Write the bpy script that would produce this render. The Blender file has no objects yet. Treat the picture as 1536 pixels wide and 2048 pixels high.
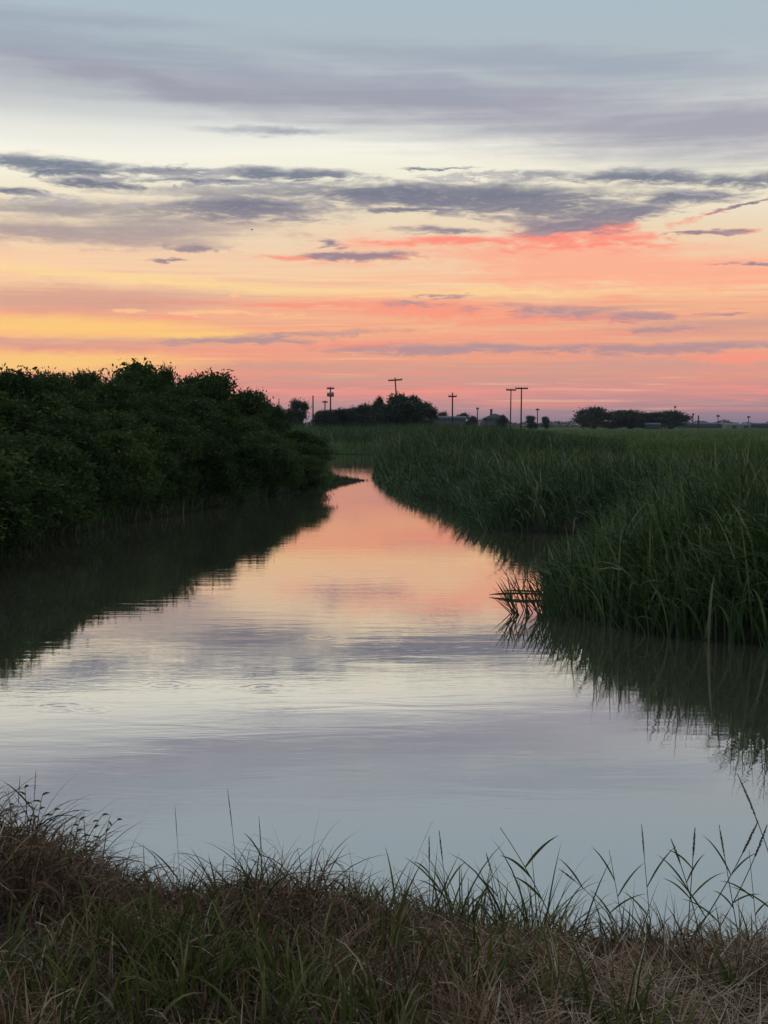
import bpy, math, random
import numpy as np
from mathutils import Vector, Matrix

S = bpy.context.scene
COL = S.collection
R = math.radians
rng = np.random.default_rng(7)
random.seed(7)

# ------------------------------------------------------------------ camera
F = 2844.0                      # focal length in pixels of the 1536x2048 photograph
H = 2.4                         # eye above the water (z = 0)
TH = math.atan((1024 - 850) / F)
cam_d = bpy.data.cameras.new('camera')
cam_d.sensor_fit = 'VERTICAL'; cam_d.sensor_height = 36; cam_d.lens = 50
cam_d.clip_start = 0.05; cam_d.clip_end = 20000
cam = bpy.data.objects.new('camera', cam_d); COL.objects.link(cam)
cam.location = (0, 0, H); cam.rotation_euler = (math.pi / 2 - TH, 0, 0)
S.camera = cam

def ray(px, py):
    u = (px - 768) / F; v = (1024 - py) / F
    return np.array((u, math.cos(TH) + v * math.sin(TH), -math.sin(TH) + v * math.cos(TH)))
def at(px, py, Y):
    r = ray(px, py); k = Y / r[1]
    return Vector((r[0] * k, Y, H + r[2] * k))
def onz(px, py, z=0.0):
    r = ray(px, py); k = (z - H) / r[2]
    return Vector((r[0] * k, r[1] * k, z))
def azel(px, py):
    r = ray(px, py); r = r / np.linalg.norm(r)
    return math.atan2(r[0], r[1]), math.asin(r[2])
def s2l(c):
    return tuple(((x / 255) / 12.92 if x / 255 <= 0.04045 else ((x / 255 + 0.055) / 1.055) ** 2.4) for x in c)

# ------------------------------------------------------------------ world: dusk sky with cloud sheets
W = bpy.data.worlds.new('World'); S.world = W; W.use_nodes = True
nt = W.node_tree; nt.nodes.clear()
class NT:
    def __init__(s, tree): s.t = tree
    def n(s, typ, **kw):
        o = s.t.nodes.new(typ)
        for k, v in kw.items(): setattr(o, k, v)
        return o
    def put(s, sock, v):
        if v is None: return
        if isinstance(v, bpy.types.NodeSocket): s.t.links.new(v, sock)
        else: sock.default_value = v
    def math(s, op, a, b=None, c=None, clamp=False):
        o = s.n('ShaderNodeMath', operation=op, use_clamp=clamp)
        s.put(o.inputs[0], a); s.put(o.inputs[1], b); s.put(o.inputs[2], c)
        return o.outputs[0]
    def vec(s, x, y, z=0.0):
        o = s.n('ShaderNodeCombineXYZ'); s.put(o.inputs[0], x); s.put(o.inputs[1], y); s.put(o.inputs[2], z)
        return o.outputs[0]
    def noise(s, v, scale, detail=4, rough=0.55, dist=0.0):
        o = s.n('ShaderNodeTexNoise'); s.put(o.inputs['Vector'], v)
        o.inputs['Scale'].default_value = scale; o.inputs['Detail'].default_value = detail
        o.inputs['Roughness'].default_value = rough; o.inputs['Distortion'].default_value = dist
        return o.outputs['Fac']
    def smooth(s, v, a, b, lo=0.0, hi=1.0, kind='SMOOTHSTEP'):
        o = s.n('ShaderNodeMapRange', interpolation_type=kind); o.clamp = True
        s.put(o.inputs['Value'], v); s.put(o.inputs['From Min'], a); s.put(o.inputs['From Max'], b)
        s.put(o.inputs['To Min'], lo); s.put(o.inputs['To Max'], hi)
        return o.outputs[0]
    def ramp(s, fac, stops, interp='LINEAR'):
        o = s.n('ShaderNodeValToRGB'); o.color_ramp.interpolation = interp
        e = o.color_ramp.elements
        while len(e) > 1: e.remove(e[-1])
        for i, (p, c) in enumerate(stops):
            x = e[0] if i == 0 else e.new(p)
            x.position = p; x.color = (*c[:3], 1)
        s.put(o.inputs[0], fac)
        return o.outputs[0]
    def mix(s, fac, a, b, blend='MIX'):
        o = s.n('ShaderNodeMix', data_type='RGBA', blend_type=blend)
        s.put(o.inputs[0], fac)
        for k, v in ((6, a), (7, b)):
            s.put(o.inputs[k], v if isinstance(v, bpy.types.NodeSocket) else (*v[:3], 1))
        return o.outputs[2]
w = NT(nt)
sep = w.n('ShaderNodeSeparateXYZ')
tc = w.n('ShaderNodeTexCoord'); nt.links.new(tc.outputs['Generated'], sep.inputs[0])
AZ = w.math('ARCTAN2', sep.outputs[0], sep.outputs[1])
EL = w.math('ARCSINE', sep.outputs[2])
# cloud texture coordinates: long along the horizon, thin in height
def stretch(kx, ky, ox=0.0):
    return w.vec(w.math('MULTIPLY', AZ, kx), w.math('MULTIPLY', EL, ky), ox)
n_broad = w.noise(stretch(2.2, 15, 3.1), 1.0, 3, 0.5)
n_mid = w.noise(stretch(9, 62, 1.7), 1.0, 5, 0.6, 0.4)
n_fine = w.noise(stretch(48, 210, 9.2), 1.0, 5, 0.66, 0.6)
n_streak = w.noise(stretch(3.0, 95, 5.5), 1.0, 4, 0.6, 0.3)
n_wx = w.noise(stretch(16, 70, 14.0), 1.0, 4, 0.6)
n_wy = w.noise(stretch(20, 60, 21.0), 1.0, 5, 0.66)
# the cloud outlines wander
AZC = w.math('ADD', AZ, w.math('MULTIPLY', w.math('SUBTRACT', n_wx, 0.5), 0.11))
ELC = w.math('ADD', EL, w.math('ADD', w.math('MULTIPLY', w.math('SUBTRACT', n_wy, 0.5), 0.011), w.math('MULTIPLY', w.math('SUBTRACT', n_fine, 0.5), 0.006)))
# clear-sky gradient by elevation, gently warped so that its bands undulate
ELw = w.math('ADD', EL, w.math('MULTIPLY', w.math('SUBTRACT', n_broad, 0.5), 0.03))
ELw = w.math('ADD', ELw, w.math('MULTIPLY', w.math('SUBTRACT', n_streak, 0.5), 0.010))
def e_of(py): return azel(768, py)[1]
grad = [(855, (138, 122, 142)), (835, (160, 132, 148)), (812, (182, 144, 150)), (788, (220, 150, 144)), (768, (214, 150, 142)),
        (735, (238, 164, 136)), (700, (236, 168, 142)), (655, (250, 182, 142)), (615, (246, 178, 144)), (575, (254, 214, 168)),
        (520, (248, 210, 174)), (450, (240, 220, 190)), (370, (246, 240, 218)), (310, (250, 248, 234)), (255, (230, 232, 226)),
        (200, (194, 200, 204)), (110, (178, 190, 198)), (0, (174, 192, 203))]
EMAX = math.pi / 2
stops = [(max(0.0, (e_of(py) + 0.02) / (EMAX + 0.02)), s2l(c)) for py, c in grad]
def ep(deg): return (R(deg) + 0.02) / (EMAX + 0.02)
# a colour ramp holds 32 stops
stops += [(ep(30), s2l((168, 190, 203))), (ep(50), s2l((160, 181, 196))), (ep(90), s2l((150, 171, 190)))]
facE = w.math('DIVIDE', w.math('ADD', ELw, 0.02), EMAX + 0.02)
sky = w.ramp(facE, stops)
# the physical clear-air sky showing faintly through the veil
nish = w.n('ShaderNodeTexSky', sky_type='NISHITA'); nish.sun_disc = False
SUN_EL, SUN_AZ = 1.2, -24.0
nish.sun_elevation = R(SUN_EL); nish.sun_rotation = R(SUN_AZ)
nish.dust_density = 2.0
nv = w.n('ShaderNodeVectorMath', operation='SCALE'); nt.links.new(nish.outputs[0], nv.inputs[0]); nv.inputs[3].default_value = 0.10
sky = w.mix(0.04, sky, nv.outputs[0])

# thin rose and mauve streaks low over the horizon
n_s2 = w.noise(stretch(4.2, 150, 31.0), 1.0, 3, 0.55, 0.4)
lowb = w.math('MULTIPLY', w.smooth(EL, e_of(845), e_of(800)), w.smooth(EL, e_of(480), e_of(620)))
sky = w.mix(w.math('MULTIPLY', lowb, w.smooth(n_s2, 0.50, 0.66, 0.0, 0.5)), sky, s2l((250, 150, 130)))
sky = w.mix(w.math('MULTIPLY', lowb, w.smooth(n_s2, 0.46, 0.30, 0.0, 0.45)), sky, s2l((204, 158, 152)))
n_s3 = w.noise(stretch(10, 380, 41.0), 1.0, 4, 0.6, 0.6)
sky = w.mix(w.math('MULTIPLY', lowb, w.smooth(n_s3, 0.50, 0.68, 0.0, 0.55)), sky, s2l((253, 150, 130)))
sky = w.mix(w.math('MULTIPLY', lowb, w.smooth(n_s3, 0.46, 0.28, 0.0, 0.5)), sky, s2l((255, 204, 158)))
LAYERS = []
def layer(sky, ells, col, k_mid, k_fine, lo, hi, amount, k_streak=0.0):
    """note one cloud sheet: soft ellipses (photograph columns and rows) roughened by the cloud noises"""
    LAYERS.append((ells, col, k_mid, k_fine, lo, hi, amount, k_streak)); return sky, None
# yellow light low in the west
sky, _ = layer(sky, [(330, 562, 560, 12, 4), (1020, 588, 340, 8)],
               s2l((255, 218, 154)), 1.0, 0.0, -0.6, 0.8, 0.72, 1.4)
sky, _ = layer(sky, [(20, 648, 460, 21, 1.5), (60, 722, 330, 22), (380, 668, 160, 9)], s2l((255, 206, 124)), 1.0, 0.4, -0.6, 0.7, 0.85, 1.4)
# dusky rose veils
sky, _ = layer(sky, [(130, 598, 430, 34), (60, 688, 380, 16), (1250, 735, 520, 16), (1420, 655, 300, 24), (600, 735, 300, 12), (1000, 755, 500, 9)],
               s2l((208, 156, 144)), 1.2, 0.0, -0.4, 1.0, 0.75, 1.6)
# coral underlit cloud
sky, _ = layer(sky, [(1090, 508, 330, 40, 2), (860, 487, 160, 12), (1300, 545, 320, 34)], s2l((255, 172, 144)), 2.2, 1.6, -0.5, 0.9, 0.8, 2.0)
sky, _ = layer(sky, [(1090, 480, 170, 20), (1215, 456, 80, 10, -8), (940, 482, 150, 8)], s2l((255, 144, 126)), 2.4, 2.2, -0.45, 0.7, 0.92)
sky, _ = layer(sky, [(860, 615, 300, 20, 2), (1120, 638, 260, 11), (640, 610, 130, 8), (1470, 418, 110, 8, -18), (1430, 465, 80, 5), (600, 517, 90, 4), (800, 515, 80, 6), (1510, 715, 130, 12), (700, 690, 160, 8)],
               s2l((252, 152, 130)), 2.4, 2.0, -0.2, 0.9, 0.85)
sky, _ = layer(sky, [(440, 626, 190, 8), (225, 620, 40, 5), (470, 586, 26, 8)], s2l((255, 196, 146)), 1.5, 2.6, -0.1, 0.6, 0.9)
sky, _ = layer(sky, [(760, 784, 1100, 9), (1300, 778, 500, 7)], s2l((244, 152, 142)), 0.8, 0.0, -0.4, 1.0, 0.5, 1.8)
# high grey-mauve sheets
sky, _ = layer(sky, [(880, 205, 760, 46, 3.5), (1420, 262, 520, 58, 3), (330, 168, 420, 30, 10), (560, 262, 150, 8)],
               s2l((158, 158, 174)), 1.4, 0.0, -0.75, 1.0, 0.9, 1.4)
sky, _ = layer(sky, [(200, 95, 620, 30, 5), (1000, 120, 500, 24, 4), (60, 30, 300, 18)], s2l((156, 166, 182)), 1.4, 0.0, -0.7, 1.1, 0.7, 1.8)
# blue-grey bars of cloud
cl_col = w.ramp(w.smooth(EL, e_of(720), e_of(330), kind='LINEAR'),
                [(0.0, s2l((184, 142, 144))), (0.35, s2l((164, 132, 144))), (0.62, s2l((150, 134, 146))), (0.76, s2l((128, 126, 142))), (0.9, s2l((116, 122, 140))), (1.0, s2l((118, 130, 147)))])
cl_col = w.mix(w.smooth(n_fine, 0.46, 0.78, 0.0, 0.40), cl_col, s2l((196, 184, 184)))
sky, _ = layer(sky, [(120, 464, 380, 34), (430, 415, 270, 26), (150, 418, 260, 22), (470, 385, 300, 14), (1000, 385, 320, 16)], cl_col, 2.4, 1.2, -0.35, 0.95, 0.72, 0.8)
sky, dA = layer(sky, [(70, 325, 190, 17, 3), (210, 368, 70, 9), (30, 380, 52, 8), (600, 349, 150, 12), (320, 343, 120, 7), (480, 412, 170, 22),
                      (800, 388, 230, 26, 2), (1040, 402, 260, 28, 3), (1250, 424, 150, 18, -4), (1345, 394, 120, 22), (1290, 355, 260, 13, 2), (1480, 363, 140, 17, 1),
                      (390, 493, 62, 8), (668, 489, 34, 8, 4), (735, 512, 95, 7), (890, 461, 100, 9), (1130, 455, 130, 14, -4), (1420, 465, 60, 4),
                      (790, 420, 90, 5), (1500, 528, 70, 3), (340, 522, 40, 4, -5), (880, 340, 60, 4), (1485, 412, 60, 6, -16), (420, 362, 160, 6), (150, 345, 130, 5)],
                cl_col, 2.0, 2.0, -0.38, 0.75, 0.96)
sky, _ = layer(sky, [(560, 673, 240, 10, -3), (480, 682, 150, 7), (1000, 698, 420, 11), (1350, 694, 340, 12, -1), (1120, 622, 190, 16, 4), (1290, 633, 120, 10), (1300, 658, 120, 5),
                     (1475, 627, 60, 4), (880, 594, 60, 4), (820, 607, 90, 6)],
                s2l((182, 146, 150)), 2.0, 2.0, -0.2, 0.9, 0.92)
# lit wool above the cloud bars
sky, _ = layer(sky, [(360, 352, 170, 20), (930, 356, 170, 16), (1400, 380, 120, 12), (60, 395, 180, 14), (500, 366, 200, 10)], s2l((176, 172, 178)), 2.0, 6.0, 0.35, 1.0, 0.6)
# the sheets are evaluated cell by cell (columns x rows of the sky), so that each cell only looks at the clouds that reach it
GIN = ('az', 'el', 'mid', 'fine', 'streak')
def build(cell, sky):
    x0, x1, y0, y1 = cell
    gt = bpy.data.node_groups.new('cloud_cell', 'ShaderNodeTree'); q = NT(gt)
    for k in GIN: gt.interface.new_socket(k, in_out='INPUT', socket_type='NodeSocketFloat')
    for k in ('sky', 'cloud'): gt.interface.new_socket(k, in_out='INPUT', socket_type='NodeSocketColor')
    gt.interface.new_socket('out', in_out='OUTPUT', socket_type='NodeSocketColor')
    gi = q.n('NodeGroupInput').outputs; go = q.n('NodeGroupOutput')
    az, el_, col_in = gi[0], gi[1], gi[5]; prev = el_
    for ells, col, k_mid, k_fine, lo, hi, amount, k_streak in LAYERS:
        vmax = 1 - lo + 0.32 * (k_mid + k_fine + k_streak) + 0.1
        out = None
        for e in ells:
            cx, cy, rx, ry = e[:4]; rot = e[4] if len(e) > 4 else 0.0
            ex = vmax * math.hypot(rx * math.cos(R(rot)), ry * math.sin(R(rot))); ey = vmax * math.hypot(rx * math.sin(R(rot)), ry * math.cos(R(rot)))
            ex += 70; ey += 18
            if cx + ex < x0 or cx - ex > x1 or cy + ey < y0 or cy - ey > y1: continue
            a, el = azel(cx, cy)
            m = q.n('ShaderNodeMapping', vector_type='TEXTURE')
            gt.links.new(q.vec(az, el_, q.math('MULTIPLY', prev, 1e-5)), m.inputs[0])   # one after the other: keeps the shader's stack short
            m.inputs['Location'].default_value = (a, el, 0)
            m.inputs['Rotation'].default_value = (0, 0, R(-rot))
            m.inputs['Scale'].default_value = (rx / F, ry / F, 1)
            l = q.n('ShaderNodeVectorMath', operation='LENGTH'); gt.links.new(m.outputs[0], l.inputs[0])
            out = l.outputs['Value'] if out is None else q.math('SMOOTH_MIN', out, l.outputs['Value'], 0.35)
            prev = out
        if out is None: continue
        d = q.math('SUBTRACT', 1.0, out)
        for nz, k in ((gi[2], k_mid), (gi[3], k_fine), (gi[4], k_streak)):
            if k: d = q.math('ADD', d, q.math('MULTIPLY', q.math('SUBTRACT', nz, 0.5), k))
        f = q.smooth(d, lo, hi, 0.0, amount); prev = f
        col_in = q.mix(f, col_in, gi[6] if isinstance(col, bpy.types.NodeSocket) else col)
    gt.links.new(col_in, go.inputs[0])
    gn = w.n('ShaderNodeGroup'); gn.node_tree = gt
    for i, v in enumerate((AZC, ELC, n_mid, n_fine, n_streak, sky, cl_col)): nt.links.new(v, gn.inputs[i])
    return gn.outputs[0]
# the same kind of broken cloud all round, outside the view that was photographed; away from the sunset the dusk sky is dimmer and bluer
side = w.smooth(w.math('ABSOLUTE', AZ), 0.30, 0.55)
ring = w.math('MULTIPLY', w.smooth(EL, 0.05, 0.12), w.smooth(EL, 0.5, 0.25))
gen = w.math('MULTIPLY', w.math('MULTIPLY', w.smooth(n_mid, 0.48, 0.66), 0.75), w.math('MULTIPLY', side, ring))
caz = w.math('COSINE', w.math('SUBTRACT', AZ, R(-10)))
back = w.math('MULTIPLY', w.math('MULTIPLY', w.smooth(caz, 0.80, -0.7), w.smooth(EL, 1.3, 0.5)), 0.94)
def finish(c):
    c = w.mix(gen, c, cl_col); c = w.mix(back, c, s2l((150, 155, 166)))
    b_ = w.n('ShaderNodeBackground'); nt.links.new(c, b_.inputs[0]); b_.inputs[1].default_value = 1.0
    return b_.outputs[0]
def choose(f, a, b_):
    m = w.n('ShaderNodeMixShader'); nt.links.new(f, m.inputs[0]); nt.links.new(a, m.inputs[1]); nt.links.new(b_, m.inputs[2]); return m.outputs[0]
BASE = sky
rows = [-400, 120, 310, 440, 560, 660, 900]; cols = [-1400, 250, 768, 1200, 3000]
def row_branch(j0, j1, i0, i1):
    """binary tree over cells"""
    if j1 - j0 == 1 and i1 - i0 == 1:
        return finish(build((cols[i0], cols[i1], rows[j0], rows[j1]), BASE))
    if j1 - j0 >= i1 - i0:
        k = (j0 + j1) // 2; f = w.math('GREATER_THAN', EL, azel(768, rows[k])[1])
        return choose(f, row_branch(k, j1, i0, i1), row_branch(j0, k, i0, i1))
    k = (i0 + i1) // 2; f = w.math('GREATER_THAN', AZ, azel(cols[k], 850)[0])
    return choose(f, row_branch(j0, j1, i0, k), row_branch(j0, j1, k, i1))
inside = w.math('MULTIPLY', w.math('LESS_THAN', w.math('ABSOLUTE', AZ), 0.8), w.math('MULTIPLY', w.math('GREATER_THAN', EL, -0.02), w.math('LESS_THAN', EL, 0.5)))
shader = choose(inside, finish(BASE), row_branch(0, len(rows) - 1, 0, len(cols) - 1))
wo = w.n('ShaderNodeOutputWorld'); nt.links.new(shader, wo.inputs[0])
W.cycles.sampling_method = 'MANUAL'; W.cycles.sample_map_resolution = 512

# ------------------------------------------------------------------ sun (behind cloud on the horizon: very weak) and exposure
sd = bpy.data.lights.new('sun', 'SUN'); sd.energy = 0.04; sd.angle = R(20); sd.color = (1.0, 0.62, 0.38)
sun = bpy.data.objects.new('sun', sd); COL.objects.link(sun)
dv = Vector((math.sin(R(SUN_AZ)) * math.cos(R(SUN_EL)), math.cos(R(SUN_AZ)) * math.cos(R(SUN_EL)), math.sin(R(SUN_EL))))
sun.rotation_euler = dv.to_track_quat('Z', 'Y').to_euler()
vs = S.view_settings
vs.view_transform = 'Standard'; vs.look = 'None'; vs.exposure = 0.0; vs.gamma = 1.0; vs.use_curve_mapping = False
S.cycles.max_bounces = 5; S.cycles.transparent_max_bounces = 4; S.cycles.diffuse_bounces = 2; S.cycles.glossy_bounces = 3
S.cycles.use_denoising = True
S.cycles.use_adaptive_sampling = True; S.cycles.adaptive_threshold = 0.02

# ------------------------------------------------------------------ materials
MATS = {}
def new_mat(name):
    m = bpy.data.materials.new(name); m.use_nodes = True; m.node_tree.nodes.clear()
    MATS[name] = m
    return m, NT(m.node_tree)
def leaf_mat(name, stops, trans=0.3, rough=0.6, patch=None, spec=0.25, vary=0.0):
    m, t = new_mat(name)
    a = t.n('ShaderNodeAttribute', attribute_name='tint')
    oi = t.n('ShaderNodeObjectInfo')
    col = t.ramp(t.math('ADD', a.outputs['Fac'], t.math('MULTIPLY', t.math('SUBTRACT', oi.outputs['Random'], 0.5), vary)) if vary else a.outputs['Fac'], stops)
    g = t.n('ShaderNodeNewGeometry')
    if patch:
        nz = t.noise(g.outputs['Position'], patch[0], 3, 0.6)
        col = t.mix(t.smooth(nz, 0.42, 0.62, 0.0, patch[2]), col, patch[1])
    p = t.n('ShaderNodeBsdfPrincipled'); t.put(p.inputs['Base Color'], col)
    p.inputs['Roughness'].default_value = rough; p.inputs['Specular IOR Level'].default_value = spec
    tr = t.n('ShaderNodeBsdfTranslucent'); t.put(tr.inputs[0], t.mix(0.35, col, (0.10, 0.14, 0.02)))
    mx = t.n('ShaderNodeMixShader'); mx.inputs[0].default_value = trans
    t.t.links.new(p.outputs[0], mx.inputs[1]); t.t.links.new(tr.outputs[0], mx.inputs[2])
    o = t.n('ShaderNodeOutputMaterial'); t.t.links.new(mx.outputs[0], o.inputs[0])
    return m
def solid_mat(name, c1, c2, scale=8.0, rough=0.8, bump=0.3, detail=5, stretch=(1, 1, 1), spec=0.3, bd=0.02):
    m, t = new_mat(name)
    g = t.n('ShaderNodeTexCoord')
    mp = t.n('ShaderNodeMapping'); t.t.links.new(g.outputs['Object'], mp.inputs[0]); mp.inputs['Scale'].default_value = stretch
    nz = t.noise(mp.outputs[0], scale, detail, 0.6)
    p = t.n('ShaderNodeBsdfPrincipled'); t.put(p.inputs['Base Color'], t.mix(t.smooth(nz, 0.35, 0.65), c1, c2))
    p.inputs['Roughness'].default_value = rough; p.inputs['Specular IOR Level'].default_value = spec
    b = t.n('ShaderNodeBump'); b.inputs['Strength'].default_value = bump; b.inputs['Distance'].default_value = bd
    t.put(b.inputs['Height'], nz); t.t.links.new(b.outputs[0], p.inputs['Normal'])
    o = t.n('ShaderNodeOutputMaterial'); t.t.links.new(p.outputs[0], o.inputs[0])
    return m
M_shrub = leaf_mat('shrub_leaf', [(0, (0.014, 0.032, 0.011)), (0.5, (0.044, 0.082, 0.025)), (1, (0.115, 0.155, 0.048))], 0.3, 0.75, spec=0.1, vary=0.55)
M_far = leaf_mat('far_leaf', [(0, (0.018, 0.034, 0.018)), (1, (0.04, 0.068, 0.032))], 0.08)
M_reed = leaf_mat('reed_leaf', [(0, (0.012, 0.034, 0.009)), (0.5, (0.040, 0.090, 0.024)), (0.93, (0.14, 0.20, 0.065)), (1, (0.28, 0.26, 0.15))], 0.30, 0.45, spec=0.4)
M_field = leaf_mat('field_grass', [(0, (0.03, 0.075, 0.008)), (0.7, (0.06, 0.14, 0.016)), (1, (0.14, 0.18, 0.05))], 0.35, patch=(0.07, (0.12, 0.085, 0.05), 0.3))
M_dry = leaf_mat('dry_grass', [(0, (0.040, 0.020, 0.013)), (0.5, (0.195, 0.106, 0.066)), (0.85, (0.38, 0.235, 0.150)), (1, (0.55, 0.43, 0.30))], 0.2, 0.7)
M_green = leaf_mat('bank_green', [(0, (0.024, 0.040, 0.010)), (0.55, (0.075, 0.095, 0.020)), (0.9, (0.19, 0.175, 0.045)), (1, (0.34, 0.29, 0.17))], 0.3, 0.5)
M_stem = leaf_mat('stem_green', [(0, (0.06, 0.055, 0.028)), (0.6, (0.10, 0.095, 0.045)), (1, (0.18, 0.16, 0.10))], 0.15, 0.6)
M_seed = solid_mat('seed_head', (0.10, 0.085, 0.055), (0.20, 0.165, 0.10), 60, 0.9)
M_bark = solid_mat('bark', (0.035, 0.028, 0.02), (0.085, 0.07, 0.052), 14, 0.9, 0.6, stretch=(1, 1, 0.25))
M_pole = solid_mat('weathered_pole_wood', (0.05, 0.038, 0.03), (0.10, 0.08, 0.062), 6, 0.85, 0.3, stretch=(1, 1, 0.1))
M_metal = solid_mat('galvanised_metal', (0.16, 0.17, 0.18), (0.26, 0.27, 0.28), 5, 0.5, 0.1)
M_roof = solid_mat('grey_metal_roof', (0.07, 0.09, 0.12), (0.11, 0.135, 0.165), 2, 0.55, 0.1)
M_dkroof = solid_mat('dark_shingle_roof', (0.09, 0.10, 0.12), (0.14, 0.15, 0.17), 4, 0.9, 0.3)
M_wall = solid_mat('pale_siding', (0.26, 0.28, 0.31), (0.34, 0.36, 0.39), 2, 0.8, 0.1)
M_gwall = solid_mat('grey_siding', (0.07, 0.085, 0.105), (0.12, 0.14, 0.16), 2, 0.8, 0.1)
M_glass = solid_mat('window_glass', (0.02, 0.025, 0.03), (0.03, 0.035, 0.04), 2, 0.1, 0.0, spec=0.6)
M_bird = solid_mat('bird_plumage', (0.02, 0.02, 0.022), (0.05, 0.048, 0.045), 30, 0.8)

# ground: dark wet soil near the water, litter and low growth further out
m_ground, t = new_mat('ground_soil')
g = t.n('ShaderNodeNewGeometry'); sp = t.n('ShaderNodeSeparateXYZ'); t.t.links.new(g.outputs['Position'], sp.inputs[0])
n1 = t.noise(g.outputs['Position'], 0.9, 6, 0.65); n2 = t.noise(g.outputs['Position'], 22, 5, 0.7); n3 = t.noise(g.outputs['Position'], 0.03, 4, 0.6)
soil = t.mix(t.smooth(n2, 0.3, 0.7), (0.035, 0.028, 0.021), (0.095, 0.075, 0.058))
grassc = t.mix(t.smooth(n1, 0.35, 0.65), (0.030, 0.068, 0.010), (0.060, 0.115, 0.016))
grassc = t.mix(t.smooth(n3, 0.45, 0.62, 0, 0.5), grassc, (0.085, 0.095, 0.035))
colg = t.mix(t.smooth(sp.outputs[1], 26, 60), soil, grassc)
colg = t.mix(t.smooth(sp.outputs[2], 0.16, 0.0), colg, (0.022, 0.019, 0.015))
p = t.n('ShaderNodeBsdfPrincipled'); t.put(p.inputs['Base Color'], colg); p.inputs['Roughness'].default_value = 0.95; p.inputs['Specular IOR Level'].default_value = 0.15
b = t.n('ShaderNodeBump'); b.inputs['Strength'].default_value = 0.8; b.inputs['Distance'].default_value = 0.03
t.put(b.inputs['Height'], n2); t.t.links.new(b.outputs[0], p.inputs['Normal'])
o = t.n('ShaderNodeOutputMaterial'); t.t.links.new(p.outputs[0], o.inputs[0])

# water: silty body under a reflective, faintly rippled surface
m_water, t = new_mat('river_water')
g = t.n('ShaderNodeNewGeometry'); P = g.outputs['Position']
def wmap(sx, sy, rot=0.0):
    mp = t.n('ShaderNodeMapping'); t.t.links.new(P, mp.inputs[0]); mp.inputs['Scale'].default_value = (sx, sy, 1); mp.inputs['Rotation'].default_value = (0, 0, R(rot))
    return mp.outputs[0]
r1 = t.noise(wmap(0.9, 3.2, 4), 1.0, 3, 0.5, 0.6)
r2 = t.noise(wmap(4.5, 15, -6), 1.0, 3, 0.55, 0.5)
calm = t.smooth(t.noise(wmap(0.16, 0.30, 12), 1.0, 3, 0.55), 0.38, 0.68, 0.20, 1.0)
hgt = t.math('ADD', t.math('MULTIPLY', r1, 0.9), t.math('MULTIPLY', t.math('MULTIPLY', r2, calm), 0.34))
rings = [(onz(330, 1370), 0.22), (onz(525, 1376), 0.24), (onz(118, 1416), 0.24), (onz(185, 1420), 0.20), (onz(1385, 1578), 0.10), (onz(690, 1510), 0.05),
         (onz(1000, 1516), 0.05), (onz(640, 1275), 0.25), (onz(1410, 1634), 0.12), (onz(330, 1170), 0.35)]
for (c, rad) in rings:
    vm = t.n('ShaderNodeVectorMath', operation='DISTANCE'); t.t.links.new(P, vm.inputs[0]); vm.inputs[1].default_value = c
    d = vm.outputs['Value']
    wv = t.math('SINE', t.math('MULTIPLY', d, 2 * math.pi / (rad * 0.55)))
    env = t.smooth(d, rad * 1.5, rad * 0.5)
    hgt = t.math('ADD', hgt, t.math('MULTIPLY', t.math('MULTIPLY', wv, env), rad * 0.55))
b = t.n('ShaderNodeBump'); b.inputs['Strength'].default_value = 1.0; b.inputs['Distance'].default_value = 0.0015
t.put(b.inputs['Height'], hgt)
gl = t.n('ShaderNodeBsdfGlossy'); gl.inputs['Roughness'].default_value = 0.012; gl.inputs['Color'].default_value = (0.95, 0.92, 0.90, 1)
t.t.links.new(b.outputs[0], gl.inputs['Normal'])
df = t.n('ShaderNodeBsdfDiffuse'); df.inputs['Color'].default_value = (0.115, 0.108, 0.07, 1)
lw = t.n('ShaderNodeLayerWeight'); lw.inputs['Blend'].default_value = 0.5
fr = t.smooth(lw.outputs['Facing'], 0.45, 1.0, 0.44, 0.90, 'LINEAR')
mx = t.n('ShaderNodeMixShader'); t.put(mx.inputs[0], fr)
t.t.links.new(df.outputs[0], mx.inputs[1]); t.t.links.new(gl.outputs[0], mx.inputs[2])
o = t.n('ShaderNodeOutputMaterial'); t.t.links.new(mx.outputs[0], o.inputs[0])

# ------------------------------------------------------------------ helpers: objects
def tag(o, label=None, cat=None, group=None, kind=None):
    if label: o['label'] = label
    if cat: o['category'] = cat
    if group: o['group'] = group
    if kind: o['kind'] = kind
    return o
def mesh_np(name, V, faces, mat, tint=None, smooth=False):
    """V (n,3); faces: list of (k, array(m,k))"""
    me = bpy.data.meshes.new(name)
    V = np.asarray(V, np.float32)
    me.vertices.add(len(V)); me.vertices.foreach_set('co', V.ravel())
    li = np.concatenate([f.ravel() for f in faces]).astype(np.int32)
    tot = np.concatenate([np.full(len(f), f.shape[1]) for f in faces]).astype(np.int32)
    st = np.concatenate([[0], np.cumsum(tot)[:-1]]).astype(np.int32)
    me.loops.add(len(li)); me.loops.foreach_set('vertex_index', li)
    me.polygons.add(len(tot)); me.polygons.foreach_set('loop_start', st); me.polygons.foreach_set('loop_total', tot)
    if smooth: me.polygons.foreach_set('use_smooth', np.ones(len(tot), bool))
    me.update(calc_edges=True)
    if tint is not None:
        a = me.attributes.new('tint', 'FLOAT', 'POINT'); a.data.foreach_set('value', np.asarray(tint, np.float32))
    me.materials.append(mat)
    return me
def obj(name, me, parent=None, loc=None, rz=0.0, sc=None):
    o = bpy.data.objects.new(name, me); COL.objects.link(o)
    if parent is not None: o.parent = parent
    if loc is not None: o.location = loc
    if rz: o.rotation_euler.z = rz
    if sc is not None: o.scale = sc
    return o
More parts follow.
